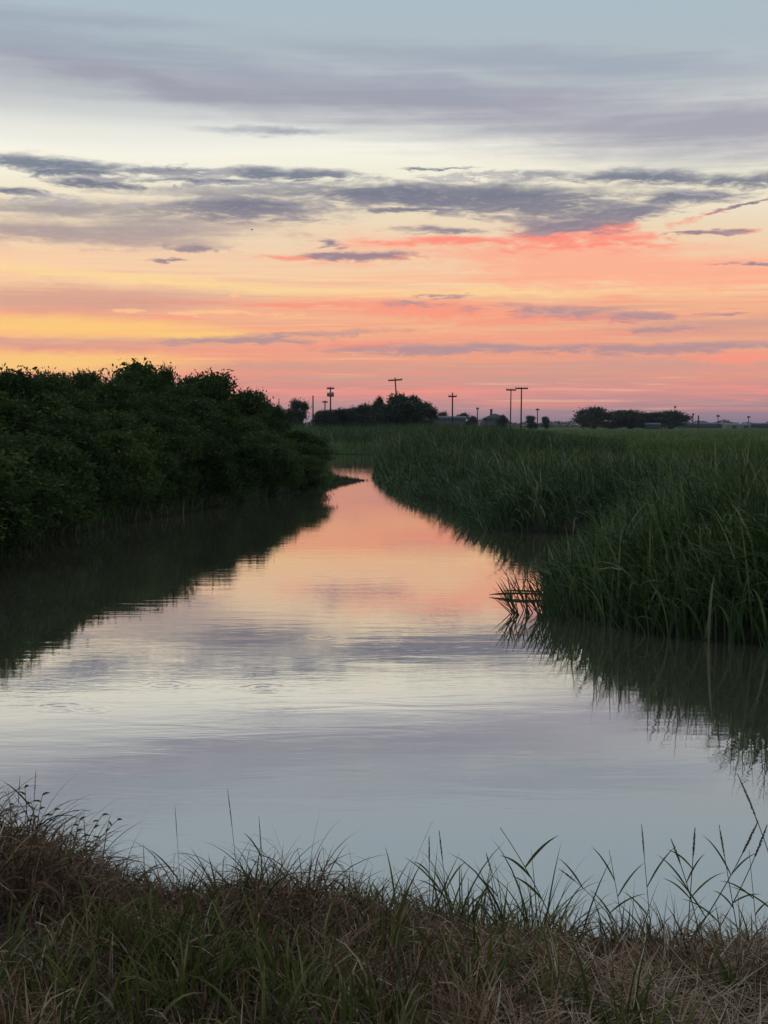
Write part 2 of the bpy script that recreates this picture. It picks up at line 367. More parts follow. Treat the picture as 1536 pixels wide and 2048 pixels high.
def empty(name, loc=(0, 0, 0), rz=0.0, sc=None):
    o = obj(name, None, None, loc, rz, sc); o.empty_display_size = 0.2
    return o
def copy_tree(o, parent=None):
    c = o.copy(); COL.objects.link(c); c.parent = parent
    for ch in o.children: copy_tree(ch, c)
    return c

# ------------------------------------------------------------------ the river outline and the terrain
shore = [(-7.1, 26.2), (-6.75, 33.8), (-5.1, 39.7), (-3.7, 49.5), (-2.5, 55), (-1.5, 58.5), (-0.75, 61.2), (-0.75, 62.2), (-1.6, 63.5), (-3.2, 65.5), (-7, 68), (-14, 72), (-30, 80),
         (-30, 130), (-14, 122), (-8, 119), (-3, 117.5), (-1.0, 114), (-0.55, 106), (-0.45, 90), (-0.4, 76), (-0.4, 65), (-0.25, 58), (0.35, 52), (1.2, 46.5), (2.1, 43), (2.2, 38), (2.15, 33), (3.2, 31.6), (4.9, 31.2), (5.0, 29), (3.8, 25), (2.5, 21.5), (2.1, 19.3),
         (2.35, 18.0), (2.8, 16.6), (3.46, 15.8), (4.2, 15.4), (6.2, 15.0), (8.5, 13.0), (9.0, 10.0), (7.5, 7.4), (4.6, 6.3), (3.0, 6.05), (1.6, 6.15), (0.7, 6.2), (0.2, 6.5), (-0.4, 6.7), (-1.5, 6.5), (-2.6, 6.7), (-4.2, 7.2), (-6.8, 8.6), (-8.3, 13), (-7.7, 20)]
def smooth_poly(p, n=2):
    p = np.array(p, float)
    for _ in range(n):
        q = np.roll(p, -1, 0); p = np.stack([p * .75 + q * .25, p * .25 + q * .75], 1).reshape(-1, 2)
    return p
POLY = smooth_poly(shore)
def sdist(xy):
    """signed distance to the shore line, negative over water"""
    xy = np.asarray(xy, float).reshape(-1, 2); out = np.empty(len(xy))
    A = POLY; B = np.roll(POLY, -1, 0); AB = B - A; L2 = (AB ** 2).sum(1)
    for i in range(0, len(xy), 4000):
        p = xy[i:i + 4000]
        ap = p[:, None, :] - A[None]
        tt = np.clip((ap * AB).sum(2) / L2, 0, 1)
        dd = np.sqrt(((ap - tt[..., None] * AB) ** 2).sum(2)).min(1)
        y = p[:, 1][:, None]; x = p[:, 0][:, None]
        cr = ((A[:, 1] > y) != (B[:, 1] > y)) & (x < AB[:, 0] * (y - A[:, 1]) / np.where(AB[:, 1] == 0, 1e-9, AB[:, 1]) + A[:, 0])
        ins = cr.sum(1) % 2 == 1
        out[i:i + 4000] = np.where(ins, -dd, dd)
    return out
_ph = rng.uniform(0, 6.28, (12, 2)); _fr = rng.uniform(0.5, 3.2, 12); _an = rng.uniform(0, 6.28, 12)
def wob(x, y):
    s = 0
    for k in range(12):
        s = s + np.sin((x * math.cos(_an[k]) + y * math.sin(_an[k])) * _fr[k] + _ph[k, 0]) / _fr[k]
    return s / 6
def hgt_at(x, y, sdv=None):
    x = np.asarray(x, float); y = np.asarray(y, float)
    if sdv is None: sdv = sdist(np.stack([x.ravel(), y.ravel()], 1)).reshape(x.shape)
    up = 0.95 * (1 - np.exp(-np.maximum(sdv, 0) / 1.7))
    near = np.clip((10 - y) / 3, 0, 1)
    upn = 0.80 * (1 - np.exp(-np.maximum(sdv, 0) / 1.5))
    # a low mound of growth at the left end of the near bank
    upn = upn + near * 0.30 * np.exp(-((x + 1.75) / 0.55) ** 2 - ((y - 5.9) / 0.9) ** 2)
    up = up * (1 - near) + upn * near
    spit = np.exp(-((x + 1.0) / 1.6) ** 4 - ((y - 61) / 4.0) ** 4)
    up = up * (1 - 0.80 * spit)
    dn = np.maximum(-0.7, sdv * 0.5)
    h = np.where(sdv > 0, up, dn)
    far = np.clip((y - 130) / 200, 0, 1)
    return h + wob(x, y) * 0.05 * np.clip(sdv / 0.6, 0, 1) * (1 - far)

def geom(a, b, n, r):
    s = np.cumsum(r ** np.arange(n)); return a + (b - a) * s / s[-1]
xs = np.concatenate([-geom(12, 3200, 46, 1.16)[::-1], np.arange(-12, 12.01, 0.3), geom(12, 3200, 46, 1.16)])
ys = np.concatenate([-geom(3, 900, 16, 1.4)[::-1], np.arange(-3, 3, 0.6), np.arange(3, 7.6, 0.12), np.arange(7.6, 30, 0.5), np.arange(30, 90, 0.4), np.arange(90, 134, 0.7), geom(134, 3200, 60, 1.08)])
X, Y = np.meshgrid(xs, ys)
Z = hgt_at(X, Y)
nx, ny = len(xs), len(ys)
idx = np.arange(nx * ny).reshape(ny, nx)
q = np.stack([idx[:-1, :-1], idx[:-1, 1:], idx[1:, 1:], idx[1:, :-1]], -1).reshape(-1, 4)
ground = obj('ground', mesh_np('ground', np.stack([X.ravel(), Y.ravel(), Z.ravel()], 1), [q], m_ground, smooth=True))
tag(ground, 'soil banks and flat green farmland on both sides of the river', 'ground', kind='structure')
water = obj('river_water', mesh_np('river_water', [(-34, 3, 0), (14, 3, 0), (14, 134, 0), (-34, 134, 0)], [np.array([[0, 1, 2, 3]])], m_water))
tag(water, 'still silty river water mirroring the sunset sky', 'water', kind='structure')

# ------------------------------------------------------------------ blade generator
def blades(P, az, L, Wd, lean, curl, nseg, tint, fold=None, pw=1.6):
    n = len(P); t = np.linspace(0, 1, nseg + 1)
    tm = (t[1:] + t[:-1]) / 2
    phi = lean[:, None] + curl[:, None] * tm[None] ** pw
    ds = L[:, None] / nseg
    hx = np.concatenate([np.zeros((n, 1)), np.cumsum(np.sin(phi) * ds, 1)], 1)
    hz = np.concatenate([np.zeros((n, 1)), np.cumsum(np.cos(phi) * ds, 1)], 1)
    ca, sa = np.cos(az), np.sin(az)
    C = np.stack([P[:, 0:1] + hx * ca[:, None], P[:, 1:2] + hx * sa[:, None], P[:, 2:3] + hz], -1)
    tw = rng.uniform(-1.2, 1.2, n)[:, None] + rng.uniform(-0.8, 0.8, n)[:, None] * t[None]
    # width vector: perpendicular to the bending plane, twisted a little about the blade
    ph = np.concatenate([phi[:, :1], phi], 1)
    side = np.stack([-sa, ca, np.zeros(n)], -1)[:, None, :]
    nrm = np.stack([-np.cos(ph) * ca[:, None], -np.cos(ph) * sa[:, None], np.sin(ph)], -1)
    wv = side * np.cos(tw)[..., None] + nrm * np.sin(tw)[..., None]
    prof = np.clip(np.minimum(0.55 + t * 2.2, 1.0) * (1 - t ** 2.2), 0.0, 1)
    hw = (Wd[:, None] * prof[None] / 2)[..., None]
    A = C - wv * hw; B = C + wv * hw
    V = np.empty((n, 2 * nseg + 1, 3))
    V[:, 0:2 * nseg:2] = A[:, :-1]; V[:, 1:2 * nseg:2] = B[:, :-1]; V[:, 2 * nseg] = C[:, -1]
    k = 2 * nseg + 1; off = (np.arange(n) * k)[:, None]
    qs = []
    for s in range(nseg - 1):
        qs.append(off + np.array([2 * s, 2 * s + 1, 2 * s + 3, 2 * s + 2]))
    qd = np.stack(qs, 1).reshape(-1, 4) if qs else np.zeros((0, 4), int)
    tr = off + np.array([2 * nseg - 2, 2 * nseg - 1, 2 * nseg])
    return V.reshape(-1, 3), qd, tr, np.repeat(tint, k)
def blade_mesh(name, parts, mat):
    Vs, Q, T, I = [], [], [], []; o = 0
    for V, qd, tr, ti in parts:
        Vs.append(V); Q.append(qd + o); T.append(tr + o); I.append(ti); o += len(V)
    return mesh_np(name, np.concatenate(Vs), [np.concatenate(Q), np.concatenate(T)], mat, np.concatenate(I))
def px_of(x, y, z):
    # photograph column and row of a point (numpy)
    dy = y * math.cos(TH) - (z - H) * math.sin(TH); dz = y * math.sin(TH) + (z - H) * math.cos(TH)
    return 768 + F * x / dy, 1024 - F * dz / dy
def zcap(x, y, tops, dns):
    """height the growth reaches at (x, y): its outline against the sky and its mirror image on the water"""
    px = 768 + F * x / y
    up = np.interp(px, [a for a, _ in tops], [b for _, b in tops]); dn = np.interp(px, [a for a, _ in dns], [b for _, b in dns])
    return np.minimum(H + (850 - up) / F * y, (dn - 850) / F * y - H)

# ------------------------------------------------------------------ tree generator
def tubes(paths, sides=5):
    """paths: list of (pts (k,3), radii (k))"""
    Vs, Q = [], []; o = 0
    for pts, rad in paths:
        pts = np.asarray(pts, float); k = len(pts)
        d = np.gradient(pts, axis=0); d /= np.linalg.norm(d, axis=1)[:, None] + 1e-9
        ref = np.where(np.abs(d[:, 2:3]) > 0.9, np.array([[1.0, 0, 0]]), np.array([[0, 0, 1.0]]))
        u = np.cross(d, ref); u /= np.linalg.norm(u, axis=1)[:, None] + 1e-9; v = np.cross(d, u)
        a = np.arange(sides) * 2 * math.pi / sides
        ring = pts[:, None] + (u[:, None] * np.cos(a)[None, :, None] + v[:, None] * np.sin(a)[None, :, None]) * np.asarray(rad)[:, None, None]
        Vs.append(ring.reshape(-1, 3))
        i = o + np.arange(k * sides).reshape(k, sides)
        Q.append(np.stack([i[:-1], np.roll(i[:-1], -1, 1), np.roll(i[1:], -1, 1), i[1:]], -1).reshape(-1, 4))
        o += k * sides
    return np.concatenate(Vs), np.concatenate(Q)
def tube_mesh(name, paths, mat, sides=5, tint=None):
    V, Q = tubes(paths, sides)
    return mesh_np(name, V, [Q], mat, None if tint is None else np.full(len(V), tint), smooth=True)
def leaf_geo(P, size, tint, upb=0.6, dirs=None):
    n = len(P)
    d = rng.normal(size=(n, 3)) if dirs is None else dirs + rng.normal(size=(n, 3)) * 0.5
    d[:, 2] -= 0.25; d /= np.linalg.norm(d, axis=1)[:, None]
    nn = rng.normal(size=(n, 3)); nn[:, 2] = np.abs(nn[:, 2]) + upb
    s = np.cross(d, nn); s /= np.linalg.norm(s, axis=1)[:, None] + 1e-9
    nn = np.cross(s, d)
    L = size[:, None]; wd = L * rng.uniform(0.22, 0.32, n)[:, None]
    mid = P + d * L * 0.45
    V = np.stack([P, mid + s * wd + nn * L * 0.06, P + d * L - nn * L * 0.08, mid - s * wd + nn * L * 0.06], 1)
    o = (np.arange(n) * 4)[:, None]
    return V.reshape(-1, 3), o + np.array([0, 1, 2]), o + np.array([0, 2, 3]), np.repeat(tint, 4)
def make_tree(seed, w, h, stems, nleaf, leaf, mat, lobes=10, base=0.12, sprigs=6, name='shrub', trunk_r=0.05, flat=0.8, spread=0.8, rl=(0.16, 0.27)):
    """unit-placed tree: trunk mesh (stems, limbs) and crown mesh (leaves), w wide and h tall"""
    global rng
    keep = rng; rng = np.random.default_rng(seed)
    Lc, Lr = [], []
    for i in range(lobes):
        a = rng.uniform(0, 6.283); rr = math.sqrt(rng.uniform(0, 1)) * w * 0.5 * spread
        zf = base + (1 - base) * rng.uniform(0.15, 1.0)
        k = math.sqrt(max(0.05, 1 - (max(0, zf - 0.45) / 0.6) ** 2))
        r = w * rng.uniform(*rl)
        z = min(zf * h, h - r * flat * 0.8)
        Lc.append((math.cos(a) * rr * k, math.sin(a) * rr * k, max(z, r * flat * 0.7 + base * h * 0.5))); Lr.append(r)
    Lc[0] = (rng.uniform(-.1, .1) * w, rng.uniform(-.1, .1) * w, h - Lr[0] * flat * 0.8)
    Lc = np.array(Lc); Lr = np.array(Lr)
    paths = []
    for i in range(lobes):
        b0 = np.array([rng.uniform(-1, 1) * trunk_r * stems, rng.uniform(-1, 1) * trunk_r * stems, -0.15]) if stems > 1 else np.array([0, 0, -0.15])
        mid = b0 * 0.5 + Lc[i] * 0.5; mid[2] = Lc[i][2] * 0.42; mid[:2] *= 0.55
        tt = np.linspace(0, 1, 7)[:, None]
        c = (1 - tt) ** 2 * b0 + 2 * tt * (1 - tt) * mid + tt ** 2 * Lc[i]
        c[1:-1] += rng.normal(size=(5, 3)) * 0.02 * h
        r0 = trunk_r * rng.uniform(0.6, 1.0) if stems > 1 else trunk_r
        paths.append((c, np.linspace(r0, r0 * 0.22, 7)))
        for _ in range(4):
            e = Lc[i] + rng.normal(size=3) * Lr[i] * np.array([0.6, 0.6, 0.5]); s0 = c[rng.integers(4, 7)]
            paths.append((np.stack([s0, (s0 + e) / 2 + rng.normal(size=3) * 0.03 * h, e]), np.array([r0 * 0.25, r0 * 0.15, r0 * 0.06])))
    # leaves, in sprays on the lobes
    nspray = max(20, nleaf // 14)
    li = rng.choice(lobes, nspray, p=Lr ** 2 / (Lr ** 2).sum())
    dr = rng.normal(size=(nspray, 3)); dr[:, 2] += 0.25; dr /= np.linalg.norm(dr, axis=1)[:, None]
    rr = rng.uniform(0.25, 1, nspray) ** 0.45 * (1 + rng.normal(size=nspray) * 0.03)
    sp_ = Lc[li] + dr * (Lr[li] * rr)[:, None] * np.array([1, 1, flat])
    k = 14
    sprayr = leaf * 1.25
    Pp = np.repeat(sp_, k, 0) + rng.normal(size=(nspray * k, 3)) * sprayr * np.array([1, 1, 0.7])
    tn = np.repeat(np.clip(rng.normal(0.45, 0.2, nspray), 0, 1), k) + rng.normal(size=nspray * k) * 0.1
    # twigs that shoot out above the outline
    for _ in range(sprigs):
        i = rng.integers(0, lobes); dd = rng.normal(size=3) * 0.35; dd[2] = 1; dd /= np.linalg.norm(dd)
        s0 = Lc[i] + np.array([rng.normal() * Lr[i] * .4, rng.normal() * Lr[i] * .4, Lr[i] * flat * .6]); ll = h * rng.uniform(0.07, 0.15)
        e = s0 + dd * ll
        paths.append((np.stack([s0 - dd * ll, s0, e]), np.array([0.008, 0.006, 0.003]) * h / 3))
        m = 44; f = rng.uniform(-0.3, 1.02, m)[:, None]
        Pp = np.concatenate([Pp, s0 + dd * ll * f + rng.normal(size=(m, 3)) * leaf * 0.35]); tn = np.concatenate([tn, rng.uniform(.3, .7, m)])
    ok = Pp[:, 2] > 0.02
    Pp, tn = Pp[ok], tn[ok]
    V, a, b, ti = leaf_geo(Pp, leaf * rng.uniform(0.5, 1.5, len(Pp)), np.clip(tn, 0, 1))
    crown = mesh_np(name + '_crown', V, [a, b], mat, ti)
    trunk = tube_mesh(name + '_trunk', paths, M_bark, 5)
    rng = keep
    return trunk, crown
def place_tree(name, meshes, loc, rz, sc, label, cat, group=None):
    e = empty(name, loc, rz, sc)
    obj('trunk', meshes[0], e); obj('crown', meshes[1], e)
    return tag(e, label, cat, group)

# ------------------------------------------------------------------ left bank thicket
# each variant is built 1 m wide-ish units: w = 3, h = 3; then scaled
variants = [make_tree(100 + i, 3.0, 3.0, 5, 14000, 0.12, M_shrub, lobes=20 + i % 3, base=0.05, sprigs=2, trunk_r=0.035, spread=0.9, rl=(0.11, 0.23)) for i in range(5)]
skyvar = [make_tree(200 + i, 3.2, 3.0, 3, 11000, 0.12, M_shrub, lobes=16, base=0.2, sprigs=4, trunk_r=0.05, spread=0.9, rl=(0.10, 0.22)) for i in range(3)]
TOP_L = [(-200, 748), (0, 757), (200, 758), (275, 747), (340, 758), (400, 762), (470, 778), (510, 806), (560, 830), (600, 850), (640, 876), (665, 905)]
DN_L = [(-200, 1400), (0, 1310), (200, 1230), (275, 1205), (400, 1162), (500, 1110), (560, 1080), (600, 1056), (640, 1022), (665, 985)]
front_pts = []
def left_shore_y(px):
    # row of the waterline under the left bank
    return np.interp(px, [-200, 0, 200, 400, 560, 640], [1190, 1110, 1052, 1022, 988, 976])
n_sh = 0
def shrub_at(px, d, wd, vi, name, label, group, zmul=1.0):
    x = (px - 768) / F * d
    gz = float(hgt_at(np.array([x]), np.array([d]))[0])
    zt = float(zcap(np.array([x]), np.array([d]), TOP_L, DN_L)[0]) * zmul
    hh = max(0.7, zt - max(gz, 0))
    return place_tree(name, variants[vi % 5], (x, d, max(gz, 0.02) - 0.05), random.uniform(0, 6.28), (wd / 3, wd / 3, hh / 2.95), label, 'shrub', group)
rnd = random.Random(3)
G1 = 'low shrubs along the waterline of the left bank'
G2 = 'shrubs filling the thicket on the left bank'
i = 0
for px in range(-150, 630, 62):
    dsh = 6826 / (left_shore_y(px) - 850)
    shrub_at(px + rnd.uniform(-12, 12), dsh + 0.9, rnd.uniform(1.7, 2.2), i, 'waterline_shrub', 'low dark green shrub overhanging the waterline of the left bank', G1, rnd.uniform(0.9, 1.0)); i += 1
for px in range(-170, 610, 64):
    dsh = 6826 / (left_shore_y(px) - 850)
    dmax = float(np.interp(px, [-200, 0, 275, 400, 640], [34, 40, 56, 62, 66]))
    for f in (0.25, 0.50, 0.75):
        d = dsh + (dmax - dsh) * f
        if d - dsh < 1.5: continue
        shrub_at(px + rnd.uniform(-26, 26), d, rnd.uniform(2.4, 3.3) * (0.85 if px > 450 else 1), i, 'thicket_shrub', 'dense dark green shrub in the middle of the left bank thicket', G2, rnd.uniform(0.88, 1.02)); i += 1
sky_trees = [  # px, top row, distance, width, variant, label
    (-40, 742, 38, 3.0, 0, 'leafy shrub crown at the left edge of the skyline'),
    (28, 738, 40, 2.0, 1, 'small rounded tree crown on the thicket skyline nearest the left edge'),
    (97, 741, 44, 1.6, 2, 'narrow tree with loose twigs between two rounded crowns at left'),
    (170, 740, 75, 2.9, 0, 'dark round tree standing behind the thicket, second crown group from left'),
    (275, 724, 58, 4.4, 1, 'tallest broad tree of the left bank thicket'),
    (335, 730, 58, 1.1, 2, 'thin upright twiggy tree just right of the tallest thicket tree'),
    (390, 752, 62, 3.0, 0, 'low rounded crown between the twiggy tree and the spreading tree'),
    (440, 744, 64, 3.8, 1, 'spreading tree with open branch ends where the thicket starts to drop'),
    (495, 778, 66, 2.6, 2, 'leafy crown on the falling right shoulder of the thicket'),
    (530, 804, 68, 1.8, 0, 'small loose crown low on the right shoulder of the thicket'),
    (556, 816, 70, 1.3, 1, 'last small tree at the right end of the thicket skyline'),
]
for px, top, d, wd, v, lab in sky_trees:
    p = at(px, top, d)
    place_tree('bank_tree', skyvar[v], (p.x, d, 0.85), rnd.uniform(0, 6.28), (wd / 3.2, wd / 3.2, (p.z - 0.85) / 3.22), lab, 'tree', 'trees on the skyline of the left bank')
# vines and leaves that carpet the slope between the shrubs
n = 60000
px = rng.uniform(-220, 640, n); dsh = 6826 / (left_shore_y(px) - 850); dmx = np.interp(px, [-200, 0, 275, 400, 640], [36, 42, 60, 66, 70])
d = dsh + (dmx - dsh) * rng.uniform(0, 1, n) ** 1.4; x = (px - 768) / F * d
sdv = sdist(np.stack([x, d], 1)); gz = hgt_at(x, d, sdv)
cap = np.clip(zcap(x, d, TOP_L, DN_L) - gz, 0.15, 1.1)
z = gz + rng.uniform(0, 1, n) * cap
ok = sdv > -0.25
V, a, b, ti = leaf_geo(np.stack([x, d, z], 1)[ok], rng.uniform(0.05, 0.12, ok.sum()), np.clip(rng.normal(0.4, 0.2, ok.sum()), 0, 1))
tag(obj('undergrowth', mesh_np('undergrowth', V, [a, b], M_shrub, ti)), 'dark leafy undergrowth covering the slope of the left bank', 'undergrowth', kind='stuff')

def scatter(n, xr, yr, cond):
    """n points in a fan of photograph columns xr and distances yr that satisfy cond(x, y, sd)"""
    out = []; c = 0
    while c < n:
        m = n * 2
        px = rng.uniform(*xr, m); u = rng.uniform(0, 1, m)
        y = yr[0] * (yr[1] / yr[0]) ** u
        x = (px - 768) / F * y; s = sdist(np.stack([x, y], 1)); k = cond(x, y, s)
        out.append(np.stack([x[k], y[k], s[k]], 1)); c += k.sum()
        if k.sum() < 2: break
    return np.concatenate(out)[:n]
def grass(pts, zc, Lmin, Lmax, w0, w1, lean, curl, nseg, tmean, tsd, frac=(0.55, 1.0), toward=None, sink=0.03, dead=0.0, tadd=0.0):
    x, y, s = pts.T; n = len(x); gz = hgt_at(x, y, s); gz = np.maximum(gz, -0.12)
    L = np.clip((zc - gz) * rng.uniform(*frac, n) * 1.12, Lmin, Lmax)
    az = rng.uniform(0, 6.283, n)
    if toward is not None:
        k = rng.uniform(0, 1, n) < toward[1]; az = np.where(k, toward[0] + rng.normal(size=n) * 0.7, az)
    tn = np.clip(rng.normal(tmean, tsd, n) + tadd, 0, 0.95); tn = np.where(rng.uniform(0, 1, n) < dead, 1.0, tn)
    return blades(np.stack([x, y, gz - sink], 1), az, L, rng.uniform(w0, w1, n), np.abs(rng.normal(0, lean, n)), rng.uniform(*curl, n), nseg, tn)

def clump(x, y, f, ph):
    v = np.sin(x * f + ph) * np.sin(y * f * 0.8 + ph * 2.1) + 0.6 * np.sin(x * f * 2.3 + y * f * 1.4 + ph * 3) + 0.4 * np.sin(x * f * 5.1 - y * f * 3.2 + ph)
    return np.clip(0.5 + 0.33 * v, 0, 1)
# grass fringe at the foot of the left bank
pts = scatter(5000, (-200, 740), (24, 66), lambda x, y, s: (s > -0.1) & (s < 1.3) & (x < -0.5) & ((x < -2.6) | (y < 56) | (y > 66)))
spit_p = scatter(1800, (560, 742), (55, 66), lambda x, y, s: (s > -0.05) & (s < 2.0) & (x < -0.6))
spit_g = grass(spit_p, hgt_at(spit_p[:, 0], spit_p[:, 1], spit_p[:, 2]) + np.clip(0.12 + (-0.8 - spit_p[:, 0]) * 0.12, 0.08, 0.6), 0.06, 0.6, 0.015, 0.035, 0.35, (0.2, 1.6), 4, 0.3, 0.2, (0.4, 1.0), dead=0.02)
me = blade_mesh('bank_grass', [spit_g, grass(pts, 0.75, 0.25, 0.9, 0.010, 0.020, 0.3, (0.3, 1.6), 4, 0.45, 0.2, (0.4, 1.0), dead=0.04)], M_reed)
tag(obj('bank_grass', me), 'fringe of dark grass at the foot of the left bank', 'grass', kind='stuff')

# ------------------------------------------------------------------ right bank reeds
TOP_N = [(1000, 1190), (1060, 1140), (1100, 1112), (1180, 1066), (1250, 1022), (1330, 996), (1400, 982), (1480, 946), (1536, 935), (1800, 900), (2200, 880)]
DN_N = [(1000, 1280), (1060, 1315), (1100, 1345), (1180, 1390), (1250, 1412), (1350, 1445), (1480, 1500), (1536, 1525), (1800, 1640)]
pts = scatter(15500, (1090, 2150), (15.0, 25.5), lambda x, y, s: (s > -0.12) & (s < 4.5) & (y < 25.0) & ((s > 0.25) | (rng.uniform(0, 1, len(x)) < 0.45)))
zc = zcap(pts[:, 0], pts[:, 1], TOP_N, DN_N)
edge = np.clip(pts[:, 2] / 1.0, 0, 1)
zc = np.minimum(zc, 1.25 + edge * 0.9) * (0.66 + 0.50 * clump(pts[:, 0], pts[:, 1], 2.3, 0.3))
near_reeds = [grass(pts, zc, 0.35, 2.4, 0.018, 0.042, 0.18, (0.05, 2.2), 8, 0.40, 0.28, (0.5, 1.15), (math.pi * 1.1, 0.35), dead=0.03, tadd=0.06 + 0.5 * (clump(pts[:, 0], pts[:, 1], 3.1, 2.2) - 0.5))]
op = scatter(420, (1110, 1760), (15.4, 24.0), lambda x, y, s: (s > 0.1) & (s < 4.0))
oz = zcap(op[:, 0], op[:, 1], TOP_N, DN_N) * 1.08 + 0.08
near_reeds.append(grass(op, oz, 0.5, 2.5, 0.020, 0.040, 0.12, (0.0, 1.0), 8, 0.6, 0.25, (0.85, 1.12), (math.pi, 0.4), dead=0.08))
tag(obj('near_reeds', blade_mesh('near_reeds', near_reeds, M_reed)), 'tall arching green reeds in the nearest clump on the right bank', 'reeds', kind='stuff')
TOP_M = [(740, 880), (800, 868), (900, 868), (1000, 886), (1100, 890), (1200, 893), (1300, 893), (1400, 886), (1536, 880), (1800, 875)]
DN_M = [(740, 965), (760, 985), (800, 1020), (860, 1045), (920, 1082), (960, 1105), (1000, 1125), (1060, 1190), (1200, 1300), (1800, 1500)]
pts = scatter(19000, (735, 1720), (24.0, 64), lambda x, y, s: (s > -0.12) & (s < 9) & (x > -1.0) & ((y > 30) | (s > 1.0)))
zc = zcap(pts[:, 0], pts[:, 1], TOP_M, DN_M); zc = np.minimum(zc, 0.85 + np.clip(pts[:, 2] / 1.8, 0, 1) * 1.35) * (0.58 + 0.58 * clump(pts[:, 0], pts[:, 1], 1.2, 1.9))
front = pts[:, 1] < 46
zc = np.where(front, np.minimum(zc, H - (np.interp(768 + F * pts[:, 0] / pts[:, 1], [880, 930, 1000, 1150, 1300, 1536], [930, 916, 912, 916, 905, 890]) - 850) / F * pts[:, 1]), zc)
mid = grass(pts, zc, 0.2, 2.2, 0.022, 0.05, 0.25, (0.2, 2.4), 6, 0.42, 0.27, (0.55, 1.05), (math.pi, 0.3), dead=0.02, tadd=np.where(front, -0.14, -0.02) + 0.55 * (clump(pts[:, 0], pts[:, 1], 1.3, 0.2) - 0.5))
op = scatter(700, (745, 1720), (25.0, 62), lambda x, y, s: (s > 0.0) & (s < 8) & (x > -1.0) & ((y > 30) | (s > 1.0)))
oz = zcap(op[:, 0], op[:, 1], TOP_M, DN_M); oz = np.minimum(oz, 1.1 + np.clip(op[:, 2] / 1.8, 0, 1) * 1.25)
mid2 = grass(op, oz, 0.3, 2.3, 0.024, 0.05, 0.14, (0.0, 1.2), 7, 0.6, 0.25, (0.85, 1.1), (math.pi, 0.4), dead=0.08)
tag(obj('bank_reeds', blade_mesh('bank_reeds', [mid, mid2], M_reed)), 'tall dark green reeds along the receding right bank', 'reeds', kind='stuff')
# far bank where the river turns left
pts = scatter(26000, (540, 1250), (64, 185), lambda x, y, s: (s > -0.1) & ((y > 113) | (x > -0.7)))
TOP_F = [(540, 838), (640, 843), (760, 842), (900, 842), (1000, 848), (1100, 860), (1180, 872), (1250, 876)]
zc = np.minimum(zcap(pts[:, 0], pts[:, 1], TOP_F, [(540, 970), (670, 958), (742, 956), (760, 985), (800, 1020), (860, 1045), (920, 1082), (1250, 1300)]), 1.7 + np.clip(pts[:, 2] / 5, 0, 1) * 1.5)
farb = grass(pts, zc, 0.12, 2.6, 0.03, 0.065, 0.2, (0.2, 1.6), 4, 0.30, 0.22, (0.45, 1.0), dead=0.02, tadd=0.5 * (clump(pts[:, 0], pts[:, 1], 0.35, 0.9) - 0.5))
tag(obj('far_bank_grass', blade_mesh('far_bank_grass', [farb], M_reed)), 'tall green grass on the far bank where the river bends', 'grass', kind='stuff')
# the open field beyond
pts = scatter(26000, (560, 1900), (50, 420), lambda x, y, s: (s > 7) & (x > 2))
strip = np.sin(pts[:, 1] * 0.09 + 0.8) > 0.86
zc = 1.3 + strip * 0.45
fld = grass(pts, zc, 0.25, 1.0, 0.03, 0.07, 0.25, (0.2, 1.2), 3, 0.6, 0.2, (0.5, 1.0), dead=0.02)
tag(obj('field_crop', blade_mesh('field_crop', [fld], M_field)), 'flat green crop field stretching to the far tree line', 'crop', kind='stuff')

# ------------------------------------------------------------------ near bank: dry litter, green tufts
def near_cond(x, y, s): return (s > 0.0) & (y < 8) & (y > 2.5)
def gh(p, h): return hgt_at(p[:, 0], p[:, 1], p[:, 2]) + h
pts = scatter(46000, (-380, 1920), (3.4, 7.6), lambda x, y, s: near_cond(x, y, s))
cl = clump(pts[:, 0], pts[:, 1], 4.0, 0.7)
dryg = grass(pts, gh(pts, 0.12 + 0.20 * cl), 0.05, 0.38, 0.0035, 0.009, 0.95, (0.2, 3.2), 5, 0.45, 0.25, (0.35, 1.15), dead=0.03, tadd=0.7 * (clump(pts[:, 0], pts[:, 1], 5.5, 3.3) - 0.5))
lp = scatter(1500, (950, 1690), (3.4, 5.6), lambda x, y, s: near_cond(x, y, s) & (clump(x, y, 3.0, 5.0) > rng.uniform(0.25, 0.8, len(x))))
straw = grass(lp, gh(lp, 0.22), 0.10, 0.30, 0.003, 0.007, 0.1, (-0.3, 0.5), 4, 0.80, 0.12, (0.6, 1.2), sink=-0.05, dead=0.15)
def flatten(g, lo, hi):
    # lay the straw down: blades tipped over to lie on the litter
    V, q_, t_, ti_ = g; k = 9; V = V.reshape(-1, k, 3); b0 = V[:, :1].copy(); a_ = rng.uniform(0, 6.283, len(V)); d_ = V - b0
    el = rng.uniform(lo, hi, len(V)); L_ = d_[..., 2]
    W_ = np.stack([d_[..., 0], d_[..., 1], np.zeros_like(L_)], -1)
    V = b0 + W_ + np.stack([L_ * (np.cos(a_) * np.cos(el))[:, None], L_ * (np.sin(a_) * np.cos(el))[:, None], L_ * np.sin(el)[:, None] + 0.03], -1)
    return V.reshape(-1, 3), q_, t_, ti_
straw = flatten(straw, -0.1, 0.5)
tag(obj('dry_grass', blade_mesh('dry_grass', [dryg, straw], M_dry)), 'matted reddish brown dry grass covering the near bank', 'grass', kind='stuff')
def patchy(x, y):
    px, py = px_of(x, y, 0.5)
    return (clump(x, y, 7.3, 2.0) - 0.66) * 2.6 + np.interp(px, [0, 400, 800, 1000, 1250, 1536], [0.25, 0.3, 0.25, 0.15, -0.3, -0.4]) + np.interp(py, [1780, 1900, 2050], [-0.35, 0.1, 0.25])
